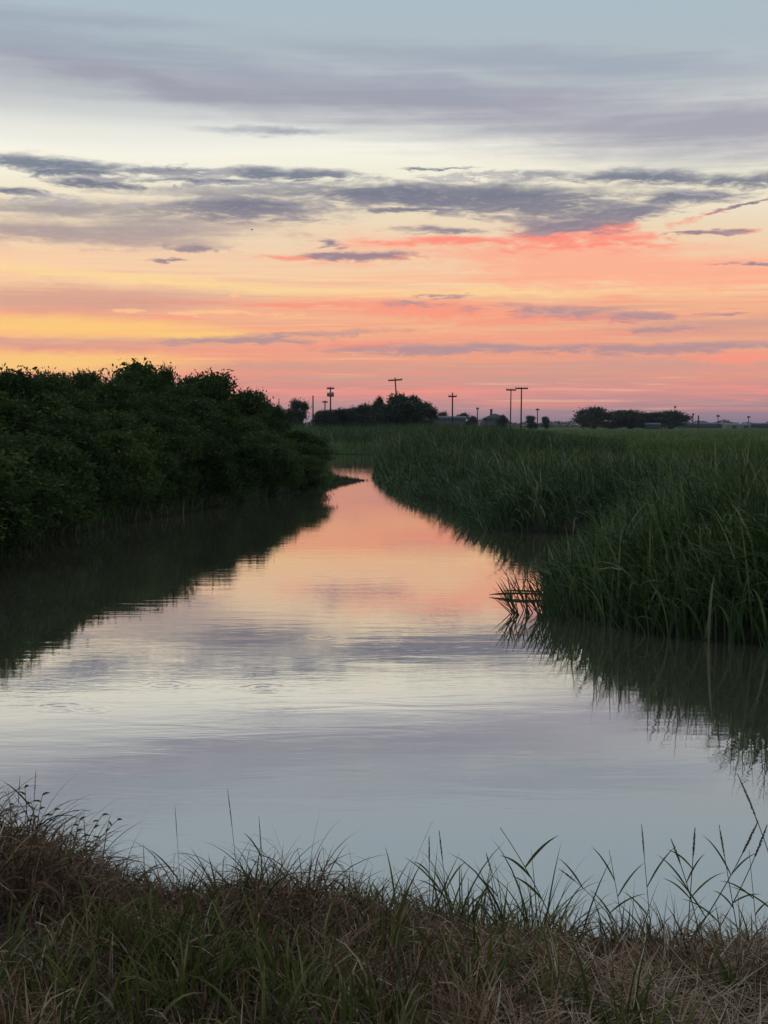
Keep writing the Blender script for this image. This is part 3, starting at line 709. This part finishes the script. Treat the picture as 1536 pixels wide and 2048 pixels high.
def tufts(ctr, nb, rad, hgt, w0, w1, tm):
    """blades fanning out from tuft centres"""
    k = np.repeat(np.arange(len(ctr)), nb); n = len(k)
    off = rng.normal(size=(n, 2)) * rad
    x = ctr[k, 0] + off[:, 0]; y = ctr[k, 1] + off[:, 1]; sv = sdist(np.stack([x, y], 1)); gz = np.maximum(hgt_at(x, y, sv), -0.05)
    az = np.arctan2(off[:, 1], off[:, 0]) + rng.normal(size=n) * 0.5
    L = hgt[k] * rng.uniform(0.45, 1.1, n)
    ti = np.clip(tm[k] + rng.normal(size=n) * 0.2, 0, 0.95); ti = np.where(rng.uniform(0, 1, n) < 0.06, 1.0, ti)
    return blades(np.stack([x, y, gz - 0.02], 1), az, L, rng.uniform(w0, w1, n), np.abs(rng.normal(0.18, 0.2, n)), rng.uniform(0.05, 1.9, n), 7, ti)
ctr = scatter(125, (-150, 1690), (3.5, 6.4), lambda x, y, s: near_cond(x, y, s) & (s > 0.3) & (patchy(x, y) > rng.uniform(-0.3, 0.9, len(x))))
grn = tufts(ctr, rng.integers(7, 26, len(ctr)), 0.035, rng.uniform(0.16, 0.42, len(ctr)), 0.006, 0.015, rng.uniform(0.25, 0.75, len(ctr)))
tag(obj('green_grass', blade_mesh('green_grass', [grn], M_green)), 'fresh green grass blades growing through the dry litter', 'grass', kind='stuff')
# edge fringe leaning over the water, in uneven tufts
EX = [-100, 60, 200, 250, 330, 480, 620, 680, 760, 880, 950, 1010, 1090, 1150, 1200, 1300, 1536]
pts = scatter(650, (-150, 1690), (5.6, 7.8), lambda x, y, s: (s > -0.05) & (s < 0.9) & (y < 8))
px, _ = px_of(pts[:, 0], pts[:, 1], 0.3)
hf = np.interp(px, EX, [0.34, 0.34, 0.26, 0.22, 0.24, 0.30, 0.32, 0.26, 0.34, 0.50, 0.40, 0.40, 0.58, 0.44, 0.26, 0.22, 0.24])
hf = hf * (0.45 + 0.75 * clump(pts[:, 0], pts[:, 1], 7, 1.1))
fr = grass(pts, gh(pts, hf), 0.08, 0.6, 0.005, 0.012, 0.28, (0.1, 2.0), 7, 0.45, 0.25, (0.3, 1.1), dead=0.05)
ect = scatter(120, (-150, 1690), (5.4, 7.6), lambda x, y, s: (s > 0.0) & (s < 0.6) & (y < 8))
pe, _ = px_of(ect[:, 0], ect[:, 1], 0.3)
he = np.interp(pe, EX, [0.34, 0.34, 0.26, 0.24, 0.26, 0.34, 0.38, 0.30, 0.38, 0.50, 0.42, 0.42, 0.56, 0.44, 0.32, 0.34, 0.36]) * rng.uniform(0.6, 1.15, len(ect))
fr2 = tufts(ect, rng.integers(5, 20, len(ect)), 0.03, he, 0.004, 0.011, rng.uniform(0.25, 0.7, len(ect)))
pts2 = np.concatenate([scatter(11500, (-380, 1920), (5.2, 7.6), lambda x, y, s: (s > 0.0) & (s < 1.3) & (y < 8)), scatter(1500, (-150, 240), (5.4, 7.0), lambda x, y, s: (s > 0.0) & (s < 1.2))])
px, _ = px_of(pts2[:, 0], pts2[:, 1], 0.3)
hf = np.interp(px, EX, [0.50, 0.50, 0.40, 0.32, 0.36, 0.44, 0.56, 0.34, 0.28, 0.26, 0.20, 0.18, 0.26, 0.20, 0.13, 0.12, 0.13])
hf = hf * (0.5 + 0.6 * clump(pts2[:, 0], pts2[:, 1], 8, 4.0))
fd = grass(pts2, gh(pts2, hf), 0.07, 0.55, 0.004, 0.009, 0.45, (0.8, 4.8), 9, 0.42, 0.22, (0.35, 1.2), dead=0.02)
tag(obj('edge_grass', blade_mesh('edge_grass', [fr, fr2], M_green)), 'green grass fringe standing at the edge of the near bank', 'grass', kind='stuff')
tag(obj('curled_dry_grass', blade_mesh('curled_dry_grass', [fd], M_dry)), 'curled brown grass along the edge of the near bank', 'grass', kind='stuff')

# ------------------------------------------------------------------ single grass stems against the water
def curve_pts(p0, p1, bow, k=9):
    p0 = np.array(p0); p1 = np.array(p1); m = (p0 + p1) / 2 + np.array(bow)
    tt = np.linspace(0, 1, k)[:, None]
    return (1 - tt) ** 2 * p0 + 2 * tt * (1 - tt) * m + tt ** 2 * p1
def ribbon(c, w0, mat, name, tint):
    """a leaf blade with a raised midrib along the curve c"""
    c = np.asarray(c); k = len(c); d = np.gradient(c, axis=0); d /= np.linalg.norm(d, axis=1)[:, None]
    s = np.cross(d, np.array([0.25, 1, 0.15])); s /= np.linalg.norm(s, axis=1)[:, None] + 1e-9; nn = np.cross(s, d)
    t = np.linspace(0, 1, k); hw = (w0 / 2 * np.clip(np.minimum(0.5 + 2 * t, 1) * (1 - t ** 2.4), 0.03, 1))[:, None]
    V = np.stack([c - s * hw, c - nn * hw * 0.35, c + s * hw], 1).reshape(-1, 3)
    i = np.arange(k * 3).reshape(k, 3)
    q = np.concatenate([np.stack([i[:-1, j], i[:-1, j + 1], i[1:, j + 1], i[1:, j]], -1) for j in (0, 1)])
    return mesh_np(name, V, [q], mat, np.full(len(V), tint), smooth=True)
def seed_mesh(c, r, n=70):
    """a spike of small overlapping seeds round the end of a stem"""
    c = np.asarray(c); Vs, T = [], []; o = 0
    for j in range(n):
        f = rng.uniform(0, 1); i = f * (len(c) - 1); a = int(min(i, len(c) - 2)); p = c[a] + (c[a + 1] - c[a]) * (i - a)
        d = c[-1] - c[0]; d = d / np.linalg.norm(d); out = rng.normal(size=3); out -= d * (out @ d); out /= np.linalg.norm(out)
        rr = r * (0.35 + 0.65 * math.sin(math.pi * min(1, 0.15 + f * 0.85)))
        b = p + out * rr * 0.3; tip = p + out * rr + d * rr * 1.8; sd_ = np.cross(d, out) * rr * 0.45
        m = (b + tip) / 2
        Vs += [b, m + sd_, tip, m - sd_, m + out * rr * 0.4]
        T += [(o, o + 1, o + 4), (o + 1, o + 2, o + 4), (o + 2, o + 3, o + 4), (o + 3, o, o + 4)]; o += 5
    return mesh_np('seed_head', np.array(Vs), [np.array(T)], M_seed)
def grass_stem(tip, base, Y, label, seed=True, bow=(0, 0, 0), nbl=2, r=0.0022, group='single grass stems on the near bank', wleaf=0.009, name='grass_stem', tint=0.5):
    b = at(base[0], base[1], Y); tp = at(tip[0], tip[1], Y - 0.05)
    gz = float(hgt_at(np.array([b.x]), np.array([Y]))[0])
    root = np.array([b.x + (b.x - tp.x) * 0.15, Y, max(gz, 0) - 0.03])
    e = empty(name, root)
    c = curve_pts(np.zeros(3), np.array(tp) - root, bow, 12)
    obj('stem', tube_mesh('stem', [(c, np.linspace(r, r * 0.5, 12))], M_stem, 5, tint), e)
    if seed: obj('seed_head', seed_mesh(c[-4:], r * 1.9, 150), e)
    Ls = np.linalg.norm(c[-1])
    for j in range(nbl):
        k = int(rng.integers(2, 8)); s0 = c[k]; sg = 1 if (j % 2) else -1
        ll = Ls * rng.uniform(0.25, 0.5)
        en = s0 + np.array([sg * ll * rng.uniform(0.4, 0.8), rng.uniform(-.1, .1), ll * rng.uniform(0.35, 0.8)])
        obj('blade', ribbon(curve_pts(s0, en, (0, 0, ll * 0.18), 8), wleaf, M_green, 'blade', float(rng.uniform(.3, .8))), e)
    return tag(e, label, 'grass', group)
grass_stem((455, 1578), (478, 1720), 6.3, 'tallest thin bare stem left of centre on the near bank', True, (0.01, 0, 0), 1, 0.0016)
grass_stem((350, 1612), (364, 1720), 6.2, 'thin pale stem standing left of the tallest bare stem', True, (0, 0, 0), 1, 0.0012)
grass_stem((518, 1632), (530, 1730), 6.3, 'short stem standing just right of the tallest bare stem', True, (0, 0, 0), 1, 0.0015)
grass_stem((72, 1540), (60, 1640), 6.1, 'thin stem rising from the weeds at far left', True, (0, 0, 0), 1, 0.0014)
grass_stem((40, 1553), (28, 1640), 6.1, 'slim stem at the left edge above the weed clump', True, (0, 0, 0), 2, 0.0014)
grass_stem((866, 1640), (800, 1730), 6.4, 'fine pale stem arching right near the middle of the bank', False, (-0.03, 0, 0.04), 0, 0.0011)
grass_stem((878, 1660), (900, 1790), 6.6, 'upright green stem with slim seed spike near the middle of the bank', True, (0, 0, 0), 3)
grass_stem((858, 1672), (860, 1800), 6.6, 'straight dark stem beside the slim seed spike near the middle', True, (0, 0, 0), 2)
grass_stem((972, 1706), (1010, 1850), 6.6, 'green stem bowing left, right of the middle of the bank', True, (0, 0, 0.03), 2)
grass_stem((1000, 1655), (1110, 1800), 6.5, 'long broad leaf leaning far left above the grass mound', False, (0.02, 0, 0.04), 3, 0.003, wleaf=0.014)
grass_stem((1118, 1738), (1240, 1830), 6.6, 'stem leaning low to the left, right of the grass mound', True, (-0.02, 0, 0.07), 3)
grass_stem((1218, 1700), (1245, 1850), 6.6, 'thin bent stem between the mound and the bushy seed spike', False, (0, 0, 0.02), 2)
grass_stem((1283, 1648), (1300, 1830), 6.6, 'slender stem topped by a short bushy seed spike', True, (0, 0, 0), 2, 0.0022)
grass_stem((1342, 1678), (1392, 1850), 6.6, 'stem curving left between the bushy spike and the straight tall stalk', True, (0.02, 0, 0.02), 2, 0.003)
grass_stem((1390, 1655), (1376, 1850), 6.6, 'straight tall stalk with long narrow seed spike at right', True, (0, 0, 0), 3, 0.003)
grass_stem((1438, 1650), (1472, 1850), 6.6, 'thin stalk tilting left of the two big slanting stalks', True, (0, 0, 0), 1, 0.0026)
grass_stem((1516, 1642), (1400, 1870), 6.6, 'big stalk slanting right with long seed spike near the right edge', True, (0.03, 0, 0.0), 3, 0.0034)
grass_stem((1534, 1650), (1430, 1860), 6.5, 'second big slanting stalk, nearest the right edge', True, (0.04, 0, 0.0), 2, 0.0032)
grass_stem((1474, 1546), (1580, 1720), 6.3, 'seed stalk reaching in from the right edge above all others', True, (0.05, 0, 0.03), 2, 0.003)
grass_stem((1498, 1700), (1512, 1860), 6.6, 'short thin stem under the slanting stalks at the right edge', False, (0, 0, 0), 2)
grass_stem((524, 1872), (440, 2010), 4.6, 'pale dry stalk slanting right across the foreground grass', False, (0, 0, 0.0), 1, 0.003, tint=1.0)
# weed with a few broad leaves at the left end
def broad_weed(Y, base, tips, label):
    b = at(*base, Y); gz = float(hgt_at(np.array([b.x]), np.array([Y]))[0]); root = np.array([b.x, Y, gz - 0.02])
    e = empty('broadleaf_weed', root)
    for (px, py) in tips:
        tp = np.array(at(px, py, Y + rng.uniform(-.1, .1))) - root
        c = curve_pts(np.zeros(3), tp, (0, 0, 0.06), 10)
        obj('stem', tube_mesh('stem', [(c, np.linspace(0.003, 0.0012, 10))], M_stem, 5, 0.4), e)
        for k in range(3, 10):
            sg = 1 if k % 2 else -1; ll = rng.uniform(0.02, 0.045)
            en = c[k] + np.array([sg * ll * 0.8, rng.uniform(-.03, .03), ll * rng.uniform(-.2, .5)])
            obj('leaf', ribbon(curve_pts(c[k], en, (0, 0, 0.01), 6), 0.011, M_green, 'leaf', float(rng.uniform(.4, .8))), e)
    return tag(e, label, 'weed', 'broad leaved weeds on the near bank')
broad_weed(6.1, (60, 1700), [(50, 1575), (85, 1590), (20, 1610), (110, 1620)], 'weed with broad green leaves on the mound at far left')
broad_weed(6.0, (130, 1740), [(205, 1630), (235, 1640), (160, 1640), (190, 1690)], 'arching leafy weed spilling right from the left mound')

# ------------------------------------------------------------------ reeds leaning out over the water in front of the right clump
def lean_reed(tip, base, label, wd=0.020, bow=(0, 0, 0.05), name='leaning_reed'):
    b = onz(*base); d = b.y; tp = np.array(at(tip[0], tip[1], d)); root = np.array([b.x, b.y, -0.15])
    e = empty(name, root); c = curve_pts(np.zeros(3), tp - root, bow, 10)
    obj('stem', tube_mesh('stem', [(c[:8], np.linspace(0.008, 0.004, 8))], M_stem, 5, 0.2), e)
    obj('blade', ribbon(c[3:], wd, M_reed, 'blade', 0.2), e)
    for j in range(3):
        t2 = (tp - root) * rng.uniform(0.6, 1.05) + np.array([rng.uniform(-0.22, 0.10), rng.uniform(-.1, .3), 0])
        obj('blade', ribbon(curve_pts(np.array([rng.uniform(-.04, .08), rng.uniform(0, .1), 0]), t2, (0.03, 0, rng.uniform(0.0, 0.12)), 9), wd * rng.uniform(0.6, 1.0), M_reed, 'blade', float(rng.uniform(.1, .4))), e)
    for sg in (-1, 1):
        s0 = c[4]; en = s0 + np.array([sg * 0.12 - 0.05, 0.05, 0.28])
        obj('blade', ribbon(curve_pts(s0, en, (0, 0, 0.05), 8), wd * 0.7, M_reed, 'blade', 0.25), e)
    return tag(e, label, 'reed', 'reeds leaning out over the water')
LR = [((1012, 1142), (1034, 1226), 'farthest left reed leaning out of the water beside the right clump'),
      ((990, 1160), (1040, 1228), 'short reed bending left beside the farthest left reed'),
      ((1030, 1160), (1068, 1228), 'dark reed second from the open water at the right clump'),
      ((1052, 1150), (1082, 1232), 'broad dark reed in the middle of the leaning reeds'),
      ((1046, 1180), (1094, 1236), 'low reed leaning sharply left in the middle of the leaning reeds'),
      ((1078, 1140), (1112, 1236), 'tall leaning reed close against the right clump'),
      ((1096, 1160), (1128, 1242), 'leaning reed that touches the right clump'),
      ((1002, 1178), (1052, 1230), 'thin bent reed low over the water between the two leftmost leaning reeds'),
      ((1066, 1136), (1090, 1226), 'slender upright reed behind the broad dark reed'),
      ((1060, 1176), (1104, 1238), 'thin low reed crossing the fallen reed stem near its thick end'),
      ((1088, 1176), (1134, 1240), 'short reed bent left under the tall leaning reed'),
      ((1024, 1136), (1058, 1222), 'tallest slim reed near the open water'),
      ((1108, 1130), (1138, 1238), 'tall slim reed just inside the edge of the right clump'),
      ((1120, 1150), (1152, 1246), 'leaning reed at the dark foot of the right clump')]
LR += [((908, 1010), (940, 1050), 'reed drooping left from the tip of the middle right bank'),
       ((926, 1022), (956, 1056), 'second reed drooping from the tip of the middle right bank'),
       ((940, 1026), (972, 1062), 'short reed leaning out where the middle bank meets the inlet'),
       ((960, 1022), (994, 1066), 'reed leaning left at the mouth of the dark inlet'),
       ((858, 985), (880, 1006), 'thin reed bending over the water halfway up the right bank')]
for a, b_, lab in LR: lean_reed(a, b_, lab, 0.020 if b_[1] > 1100 else 0.035)
a0 = onz(978, 1192); a1 = onz(1120, 1196)
e = empty('fallen_reed', (a1.x, a1.y, 0.02))
v = np.array(a0) - np.array(a1); c = np.array([v * f + np.array([0, 0, 0.03 * math.sin(f * 3.1)]) for f in np.linspace(0, 1, 9)])
obj('stem', tube_mesh('stem', [(c, np.array([.010, .011, .012, .012, .012, .013, .015, .012, .003]) * 1.2)], M_stem, 6, 0.1), e)
obj('blade', ribbon(c[2:8] + np.array([0, 0.06, 0.03]), 0.03, M_reed, 'blade', 0.2), e)
tag(e, 'fallen reed stem lying flat on the water, pointing left', 'reed')

# ------------------------------------------------------------------ far skyline: poles
GZ = 0.95
def add_box(Vs, Qs, c, s, rz=0.0):
    o = sum(len(v) for v in Vs); m = Matrix.Rotation(rz, 3, 'Z')
    v = [np.array(m @ Vector((x * s[0] / 2, y * s[1] / 2, z * s[2] / 2))) + np.array(c) for z in (-1, 1) for x, y in ((-1, -1), (1, -1), (1, 1), (-1, 1))]
    Vs.append(np.array(v)); Qs.append(np.array([(0, 3, 2, 1), (4, 5, 6, 7), (0, 1, 5, 4), (1, 2, 6, 5), (2, 3, 7, 6), (3, 0, 4, 7)]) + o)
def box_mesh(name, boxes, mat):
    Vs, Qs = [], []
    for bx in boxes: add_box(Vs, Qs, *bx)
    return mesh_np(name, np.concatenate(Vs), [np.concatenate(Qs)], mat)
def utility_pole(px, top, Y, label, arm=None, arm_dy=4, lean=0.0, box=False, r=0.15, name='utility_pole', rz=0.0):
    p = at(px, top, Y); hh = p.z - GZ; r = r * Y / 280
    bx = p.x - math.tan(R(lean)) * hh
    e = empty(name, (bx, Y, GZ)); e.rotation_euler = (0, R(lean), rz)
    obj('shaft', tube_mesh('shaft', [(np.array([(0, 0, -0.5), (0, 0, hh * 0.5), (0, 0, hh)]), np.array([r * 1.15, r, r * 0.8]))], M_pole, 8), e)
    if arm:
        ln = arm * Y / F; az_ = hh - arm_dy * Y / F; tk = 0.28 * Y / 280
        obj('crossarm', box_mesh('crossarm', [((0, -r * 1.1, az_), (ln, tk * 0.8, tk))], M_pole), e)
        for f in ((-0.46, -0.22, 0.22, 0.46) if arm > 12 else ()):
            z0 = az_ + tk * 0.5
            obj('insulator', tube_mesh('insulator', [(np.array([(f * ln, -r * 1.1, z0), (f * ln, -r * 1.1, z0 + 0.10), (f * ln, -r * 1.1, z0 + 0.2), (f * ln, -r * 1.1, z0 + 0.26)]), np.array([0.04, 0.07, 0.06, 0.02]))], M_metal, 6), e)
    if box:
        zb = hh - 15 * Y / F
        obj('transformer', tube_mesh('transformer', [(np.array([(0.35, -r * 2.2, zb - 0.5), (0.35, -r * 2.2, zb - 0.45), (0.35, -r * 2.2, zb + 0.4), (0.35, -r * 2.2, zb + 0.5)]), np.array([0.02, 0.42, 0.42, 0.02]))], M_metal, 10), e)
        obj('transformer', tube_mesh('transformer', [(np.array([(-0.4, -r * 2.2, zb - 0.45), (-0.4, -r * 2.2, zb - 0.4), (-0.4, -r * 2.2, zb + 0.35), (-0.4, -r * 2.2, zb + 0.42)]), np.array([0.02, 0.36, 0.36, 0.02]))], M_metal, 10), e)
    return tag(e, label, 'utility pole', 'utility poles on the skyline')
utility_pole(558, 797, 290, 'thin bare post at the right end of the left thicket', r=0.10, name='bare_post')
utility_pole(626, 791, 290, 'bare dark post just right of the lone tree', r=0.14, name='bare_post')
utility_pole(650, 801, 420, 'small distant pole with crossarm left of the pole with canisters', arm=11, arm_dy=3, r=0.13)
utility_pole(661, 774, 300, 'utility pole with canisters hung below its crossarm', arm=15, arm_dy=3, box=True)
utility_pole(790, 755, 325, 'tallest pole, leaning left above the big tree clump', arm=28, arm_dy=5, lean=-4.0, r=0.15)
utility_pole(905, 785, 290, 'upright pole with crossarm well below its tip, right of the tree clump', arm=17, arm_dy=8, r=0.15)
utility_pole(955, 815, 560, 'small distant pole just left of the gabled house', arm=6, arm_dy=2, r=0.11)
utility_pole(1022, 777, 285, 'left one of the two close poles right of the house', arm=20, arm_dy=3, lean=0.7, r=0.12)
utility_pole(1043, 774, 270, 'right one of the two close poles, with the longer crossarm', arm=25, arm_dy=3, lean=0.4, r=0.14)
utility_pole(1075, 817, 560, 'small distant pole right of the two close poles', arm=7, arm_dy=2, r=0.10)
utility_pole(1166, 816, 560, 'thin distant pole at the left edge of the dome shaped tree', r=0.12)
utility_pole(1350, 811, 620, 'faint thin pole behind the right end of the right tree row', arm=4, arm_dy=3, r=0.08)
utility_pole(1386, 826, 620, 'faint pole just right of the right tree row', arm=4, arm_dy=3, r=0.10)
utility_pole(1397, 831, 480, 'short dark post standing in the field right of the tree row', r=0.16, name='bare_post')
utility_pole(1436, 829, 640, 'faint distant pole left of the long white shed', arm=7, arm_dy=3, r=0.08)
utility_pole(1497, 832, 680, 'faint distant pole above the right end of the long white shed', arm=6, arm_dy=2, r=0.08)

# ------------------------------------------------------------------ far skyline: trees
farvar = [make_tree(300 + i, 3.0, 3.0, 1, 9000, 0.19, M_far, lobes=20, base=0.1, sprigs=2, name='far_tree', trunk_r=0.06, spread=0.95, rl=(0.09, 0.2)) for i in range(4)]
farbush = [make_tree(320 + i, 3.0, 3.0, 4, 8000, 0.19, M_far, lobes=22, base=0.0, sprigs=1, name='far_bush', trunk_r=0.04, spread=1.0, rl=(0.09, 0.2)) for i in range(3)]
GF = 'trees on the far skyline'
def far_tree(px, top, wpx, Y, lab, kind=0, bush=False):
    p = at(px, top, Y); wd = wpx * Y / F
    m = (farbush if bush else farvar)[kind]
    place_tree('far_bush' if bush else 'far_tree', m, (p.x, Y, GZ), rnd.uniform(0, 6.28), (wd / 3, wd / 3, (p.z - GZ) / 3.0), lab, 'tree', GF)
far_tree(594, 803, 44, 290, 'lone dark tree standing between two bare posts on the skyline', 0)
far_tree(648, 824, 50, 300, 'low hedge end at the left of the big tree clump', 0, True)
far_tree(690, 822, 64, 302, 'low hedge bush below the pole with canisters', 1, True)
far_tree(732, 812, 50, 300, 'bush where the hedge rises to the big tree clump', 2, True)
far_tree(757, 800, 24, 298, 'narrow spiky tree at the left of the big clump', 1)
far_tree(798, 795, 50, 298, 'tallest tree of the big clump, under the leaning pole', 2)
far_tree(826, 798, 40, 300, 'rounded tree right beside the tallest one of the big clump', 3)
far_tree(668, 823, 60, 306, 'low hedge bush directly behind the foot of the pole with canisters', 2, True)
far_tree(712, 818, 60, 306, 'hedge bush halfway between the pole with canisters and the big clump', 0, True)
far_tree(774, 812, 70, 290, 'dark low bush in front of the middle of the big clump', 0, True)
far_tree(822, 808, 80, 290, 'dark low bush in front of the right of the big clump', 1, True)
far_tree(850, 809, 38, 300, 'low flat tree at the right end of the big clump', 2, True)
far_tree(888, 826, 28, 520, 'small distant tree behind the grey barn', 0)
far_tree(926, 829, 26, 420, 'small tree at the right end of the grey barn', 1, True)
far_tree(944, 834, 18, 420, 'little bush left of the gabled house', 2, True)
far_tree(1004, 832, 22, 430, 'bush at the right side of the gabled house', 0, True)
far_tree(1062, 834, 22, 480, 'small bush right of the two close poles', 1, True)
far_tree(1092, 835, 16, 480, 'tiny bush halfway to the dome shaped tree', 2, True)
far_tree(1188, 817, 66, 520, 'large dome shaped tree leading the right tree row', 0, True)
far_tree(1224, 831, 56, 520, 'low tree filling the gap behind the dome shaped tree', 1, True)
far_tree(1262, 823, 84, 520, 'broad rounded tree in the middle of the right tree row', 2, True)
far_tree(1302, 828, 66, 525, 'low tree joining the broad tree and the last tree of the row', 1, True)
far_tree(1340, 824, 76, 520, 'last broad tree at the right end of the right tree row', 0, True)
n = 26000
px = rng.uniform(330, 1750, n); yy = rng.uniform(860, 960, n); xx = (px - 768) / F * yy
top = GZ + 2.2 + 2.4 * np.clip(0.5 + 0.5 * np.sin(px * 0.045) * np.sin(px * 0.017 + 1) + 0.35 * np.sin(px * 0.13 + 2), 0.05, 1.2)
zz = GZ + (top - GZ) * rng.uniform(0, 1, n) ** 0.8
V, a, b, ti = leaf_geo(np.stack([xx, yy, zz], 1), rng.uniform(0.6, 1.3, n), rng.uniform(0.1, 0.7, n))
tag(obj('horizon_trees', mesh_np('horizon_trees', V, [a, b], M_far, ti)), 'low dark tree line along the horizon', 'tree line', kind='stuff')

# ------------------------------------------------------------------ far skyline: buildings
def building(name, px0, px1, eave, ridge, Y, wallm, roofm, label, depth=9.0, gable_x=False, chimney=None, doors=(), wins=(), rib=0):
    a = at(px0, eave, Y); b_ = at(px1, eave, Y); rz_ = at(px0, ridge, Y).z
    Wd = b_.x - a.x; he = a.z - GZ; hr = rz_ - GZ
    e = empty(name, ((a.x + b_.x) / 2, Y, GZ))
    obj('wall', box_mesh('wall', [((0, depth / 2, he / 2 - 0.1), (Wd, depth, he + 0.2))], wallm), e)
    ov = 0.4; hw = Wd / 2
    if gable_x:   # gable end faces the camera
        V = np.array([(-hw - ov, -ov, he), (0, -ov, hr), (hw + ov, -ov, he), (-hw - ov, depth + ov, he), (0, depth + ov, hr), (hw + ov, depth + ov, he)])
        q = np.array([(0, 1, 4, 3), (1, 2, 5, 4), (0, 3, 5, 2)]); tr = np.array([(0, 2, 1), (3, 4, 5)])
    else:
        V = np.array([(-hw - ov, -ov, he), (hw + ov, -ov, he), (hw + ov, depth + ov, he), (-hw - ov, depth + ov, he), (-hw - ov, depth / 2, hr), (hw + ov, depth / 2, hr)])
        q = np.array([(0, 1, 5, 4), (2, 3, 4, 5), (0, 3, 2, 1)]); tr = np.array([(0, 4, 3), (1, 2, 5)])
    rf = obj('roof', mesh_np('roof', V, [q, tr], roofm), e)
    if chimney is not None:
        cx, ch, cw = chimney
        obj('chimney', box_mesh('chimney', [((cx, depth / 2, hr - 0.4 + ch / 2), (cw, cw, ch + 1.2)), ((cx, depth / 2, hr + ch + 0.25), (cw * 1.3, cw * 1.3, 0.2))], wallm), rf)
    for (x, wd, hh) in doors:
        obj('door', box_mesh('door', [((x, -0.04, hh / 2), (wd, 0.12, hh))], M_gwall), e)
    for (x, z, wd, hh) in wins:
        wi = obj('window', box_mesh('window', [((x, -0.05, z), (wd + 0.2, 0.1, hh + 0.2))], M_wall), e)
        obj('pane', box_mesh('pane', [((x, -0.11, z), (wd, 0.03, hh))], M_glass), wi)
    return tag(e, label, 'building', 'buildings on the far skyline')
building('barn', 862, 932, 838, 832, 400, M_gwall, M_roof, 'long low grey metal barn right of the big tree clump', 12, doors=((-2.6, 1.6, 1.6), (2.4, 1.6, 1.6)))
building('gabled_house', 968, 1014, 838, 827, 430, M_gwall, M_dkroof, 'small gabled house with a chimney on the skyline', 8, True, (-1.0, 1.0, 0.7), wins=((-1.5, 1.2, 0.8, 1.0), (1.4, 1.2, 0.8, 1.0)), doors=((0, 0.9, 1.9),))
building('shed', 566, 592, 840, 833, 420, M_gwall, M_roof, 'small grey shed behind the lone tree at left', 7, doors=((0, 1.2, 1.7),))
building('low_barn', 1368, 1452, 850, 845, 640, M_gwall, M_roof, 'long low grey barn right of the right tree row', 14, doors=((-5, 2.2, 1.2), (0, 2.2, 1.2), (5, 2.2, 1.2)))
building('white_shed', 1458, 1502, 850, 847, 600, M_wall, M_wall, 'long white shed near the right edge of the skyline', 12, doors=((-2.5, 2, 1.2), (2.5, 2, 1.2)))
building('grey_shed', 1506, 1560, 850, 846, 620, M_gwall, M_roof, 'grey shed cut by the right edge of the picture', 12, doors=((0, 2.4, 1.2),))
building('shed', 1296, 1322, 850, 846, 505, M_gwall, M_roof, 'small pale shed in front of the right tree row', 6, doors=((0, 1.4, 1.1),))

# ------------------------------------------------------------------ a bird far off in the sky
p = at(504, 460, 120)
e = empty('bird', p, 0.4)
c = np.array([(-0.10, 0, 0), (-0.05, 0, 0.01), (0, 0, 0.012), (0.06, 0, 0.01), (0.12, 0, 0)])
obj('body', tube_mesh('body', [(c, np.array([0.004, 0.026, 0.034, 0.022, 0.003]))], M_bird, 8), e)
for sg in (-1, 1):
    V = np.array([(0.03, sg * 0.02, 0.015), (-0.05, sg * 0.02, 0.015), (0.02, sg * 0.12, 0.07), (-0.06, sg * 0.11, 0.065), (-0.05, sg * 0.24, 0.03), (0.03, sg * 0.02, 0.005), (-0.05, sg * 0.02, 0.005), (0.02, sg * 0.12, 0.06), (-0.06, sg * 0.11, 0.055), (-0.05, sg * 0.24, 0.028)])
    obj('wing', mesh_np('wing', V, [np.array([(0, 1, 3, 2), (5, 7, 8, 6)]), np.array([(2, 3, 4), (7, 9, 8)])], M_bird), e)
tag(e, 'tiny dark bird flying in the pale sky left of centre', 'bird')

# ------------------------------------------------------------------ thin evening haze over the fields
m_haze, t = new_mat('evening_haze')
pv = t.n('ShaderNodeVolumePrincipled'); pv.inputs['Color'].default_value = (0.80, 0.86, 0.95, 1); pv.inputs['Density'].default_value = 0.00010; pv.inputs['Anisotropy'].default_value = 0.3
o = t.n('ShaderNodeOutputMaterial'); t.t.links.new(pv.outputs[0], o.inputs['Volume'])
hz = obj('haze', box_mesh('haze', [((0, 1140, 11.0), (6500, 4300, 26.0))], m_haze))
tag(hz, 'thin evening haze over the flat fields', 'haze', kind='stuff')
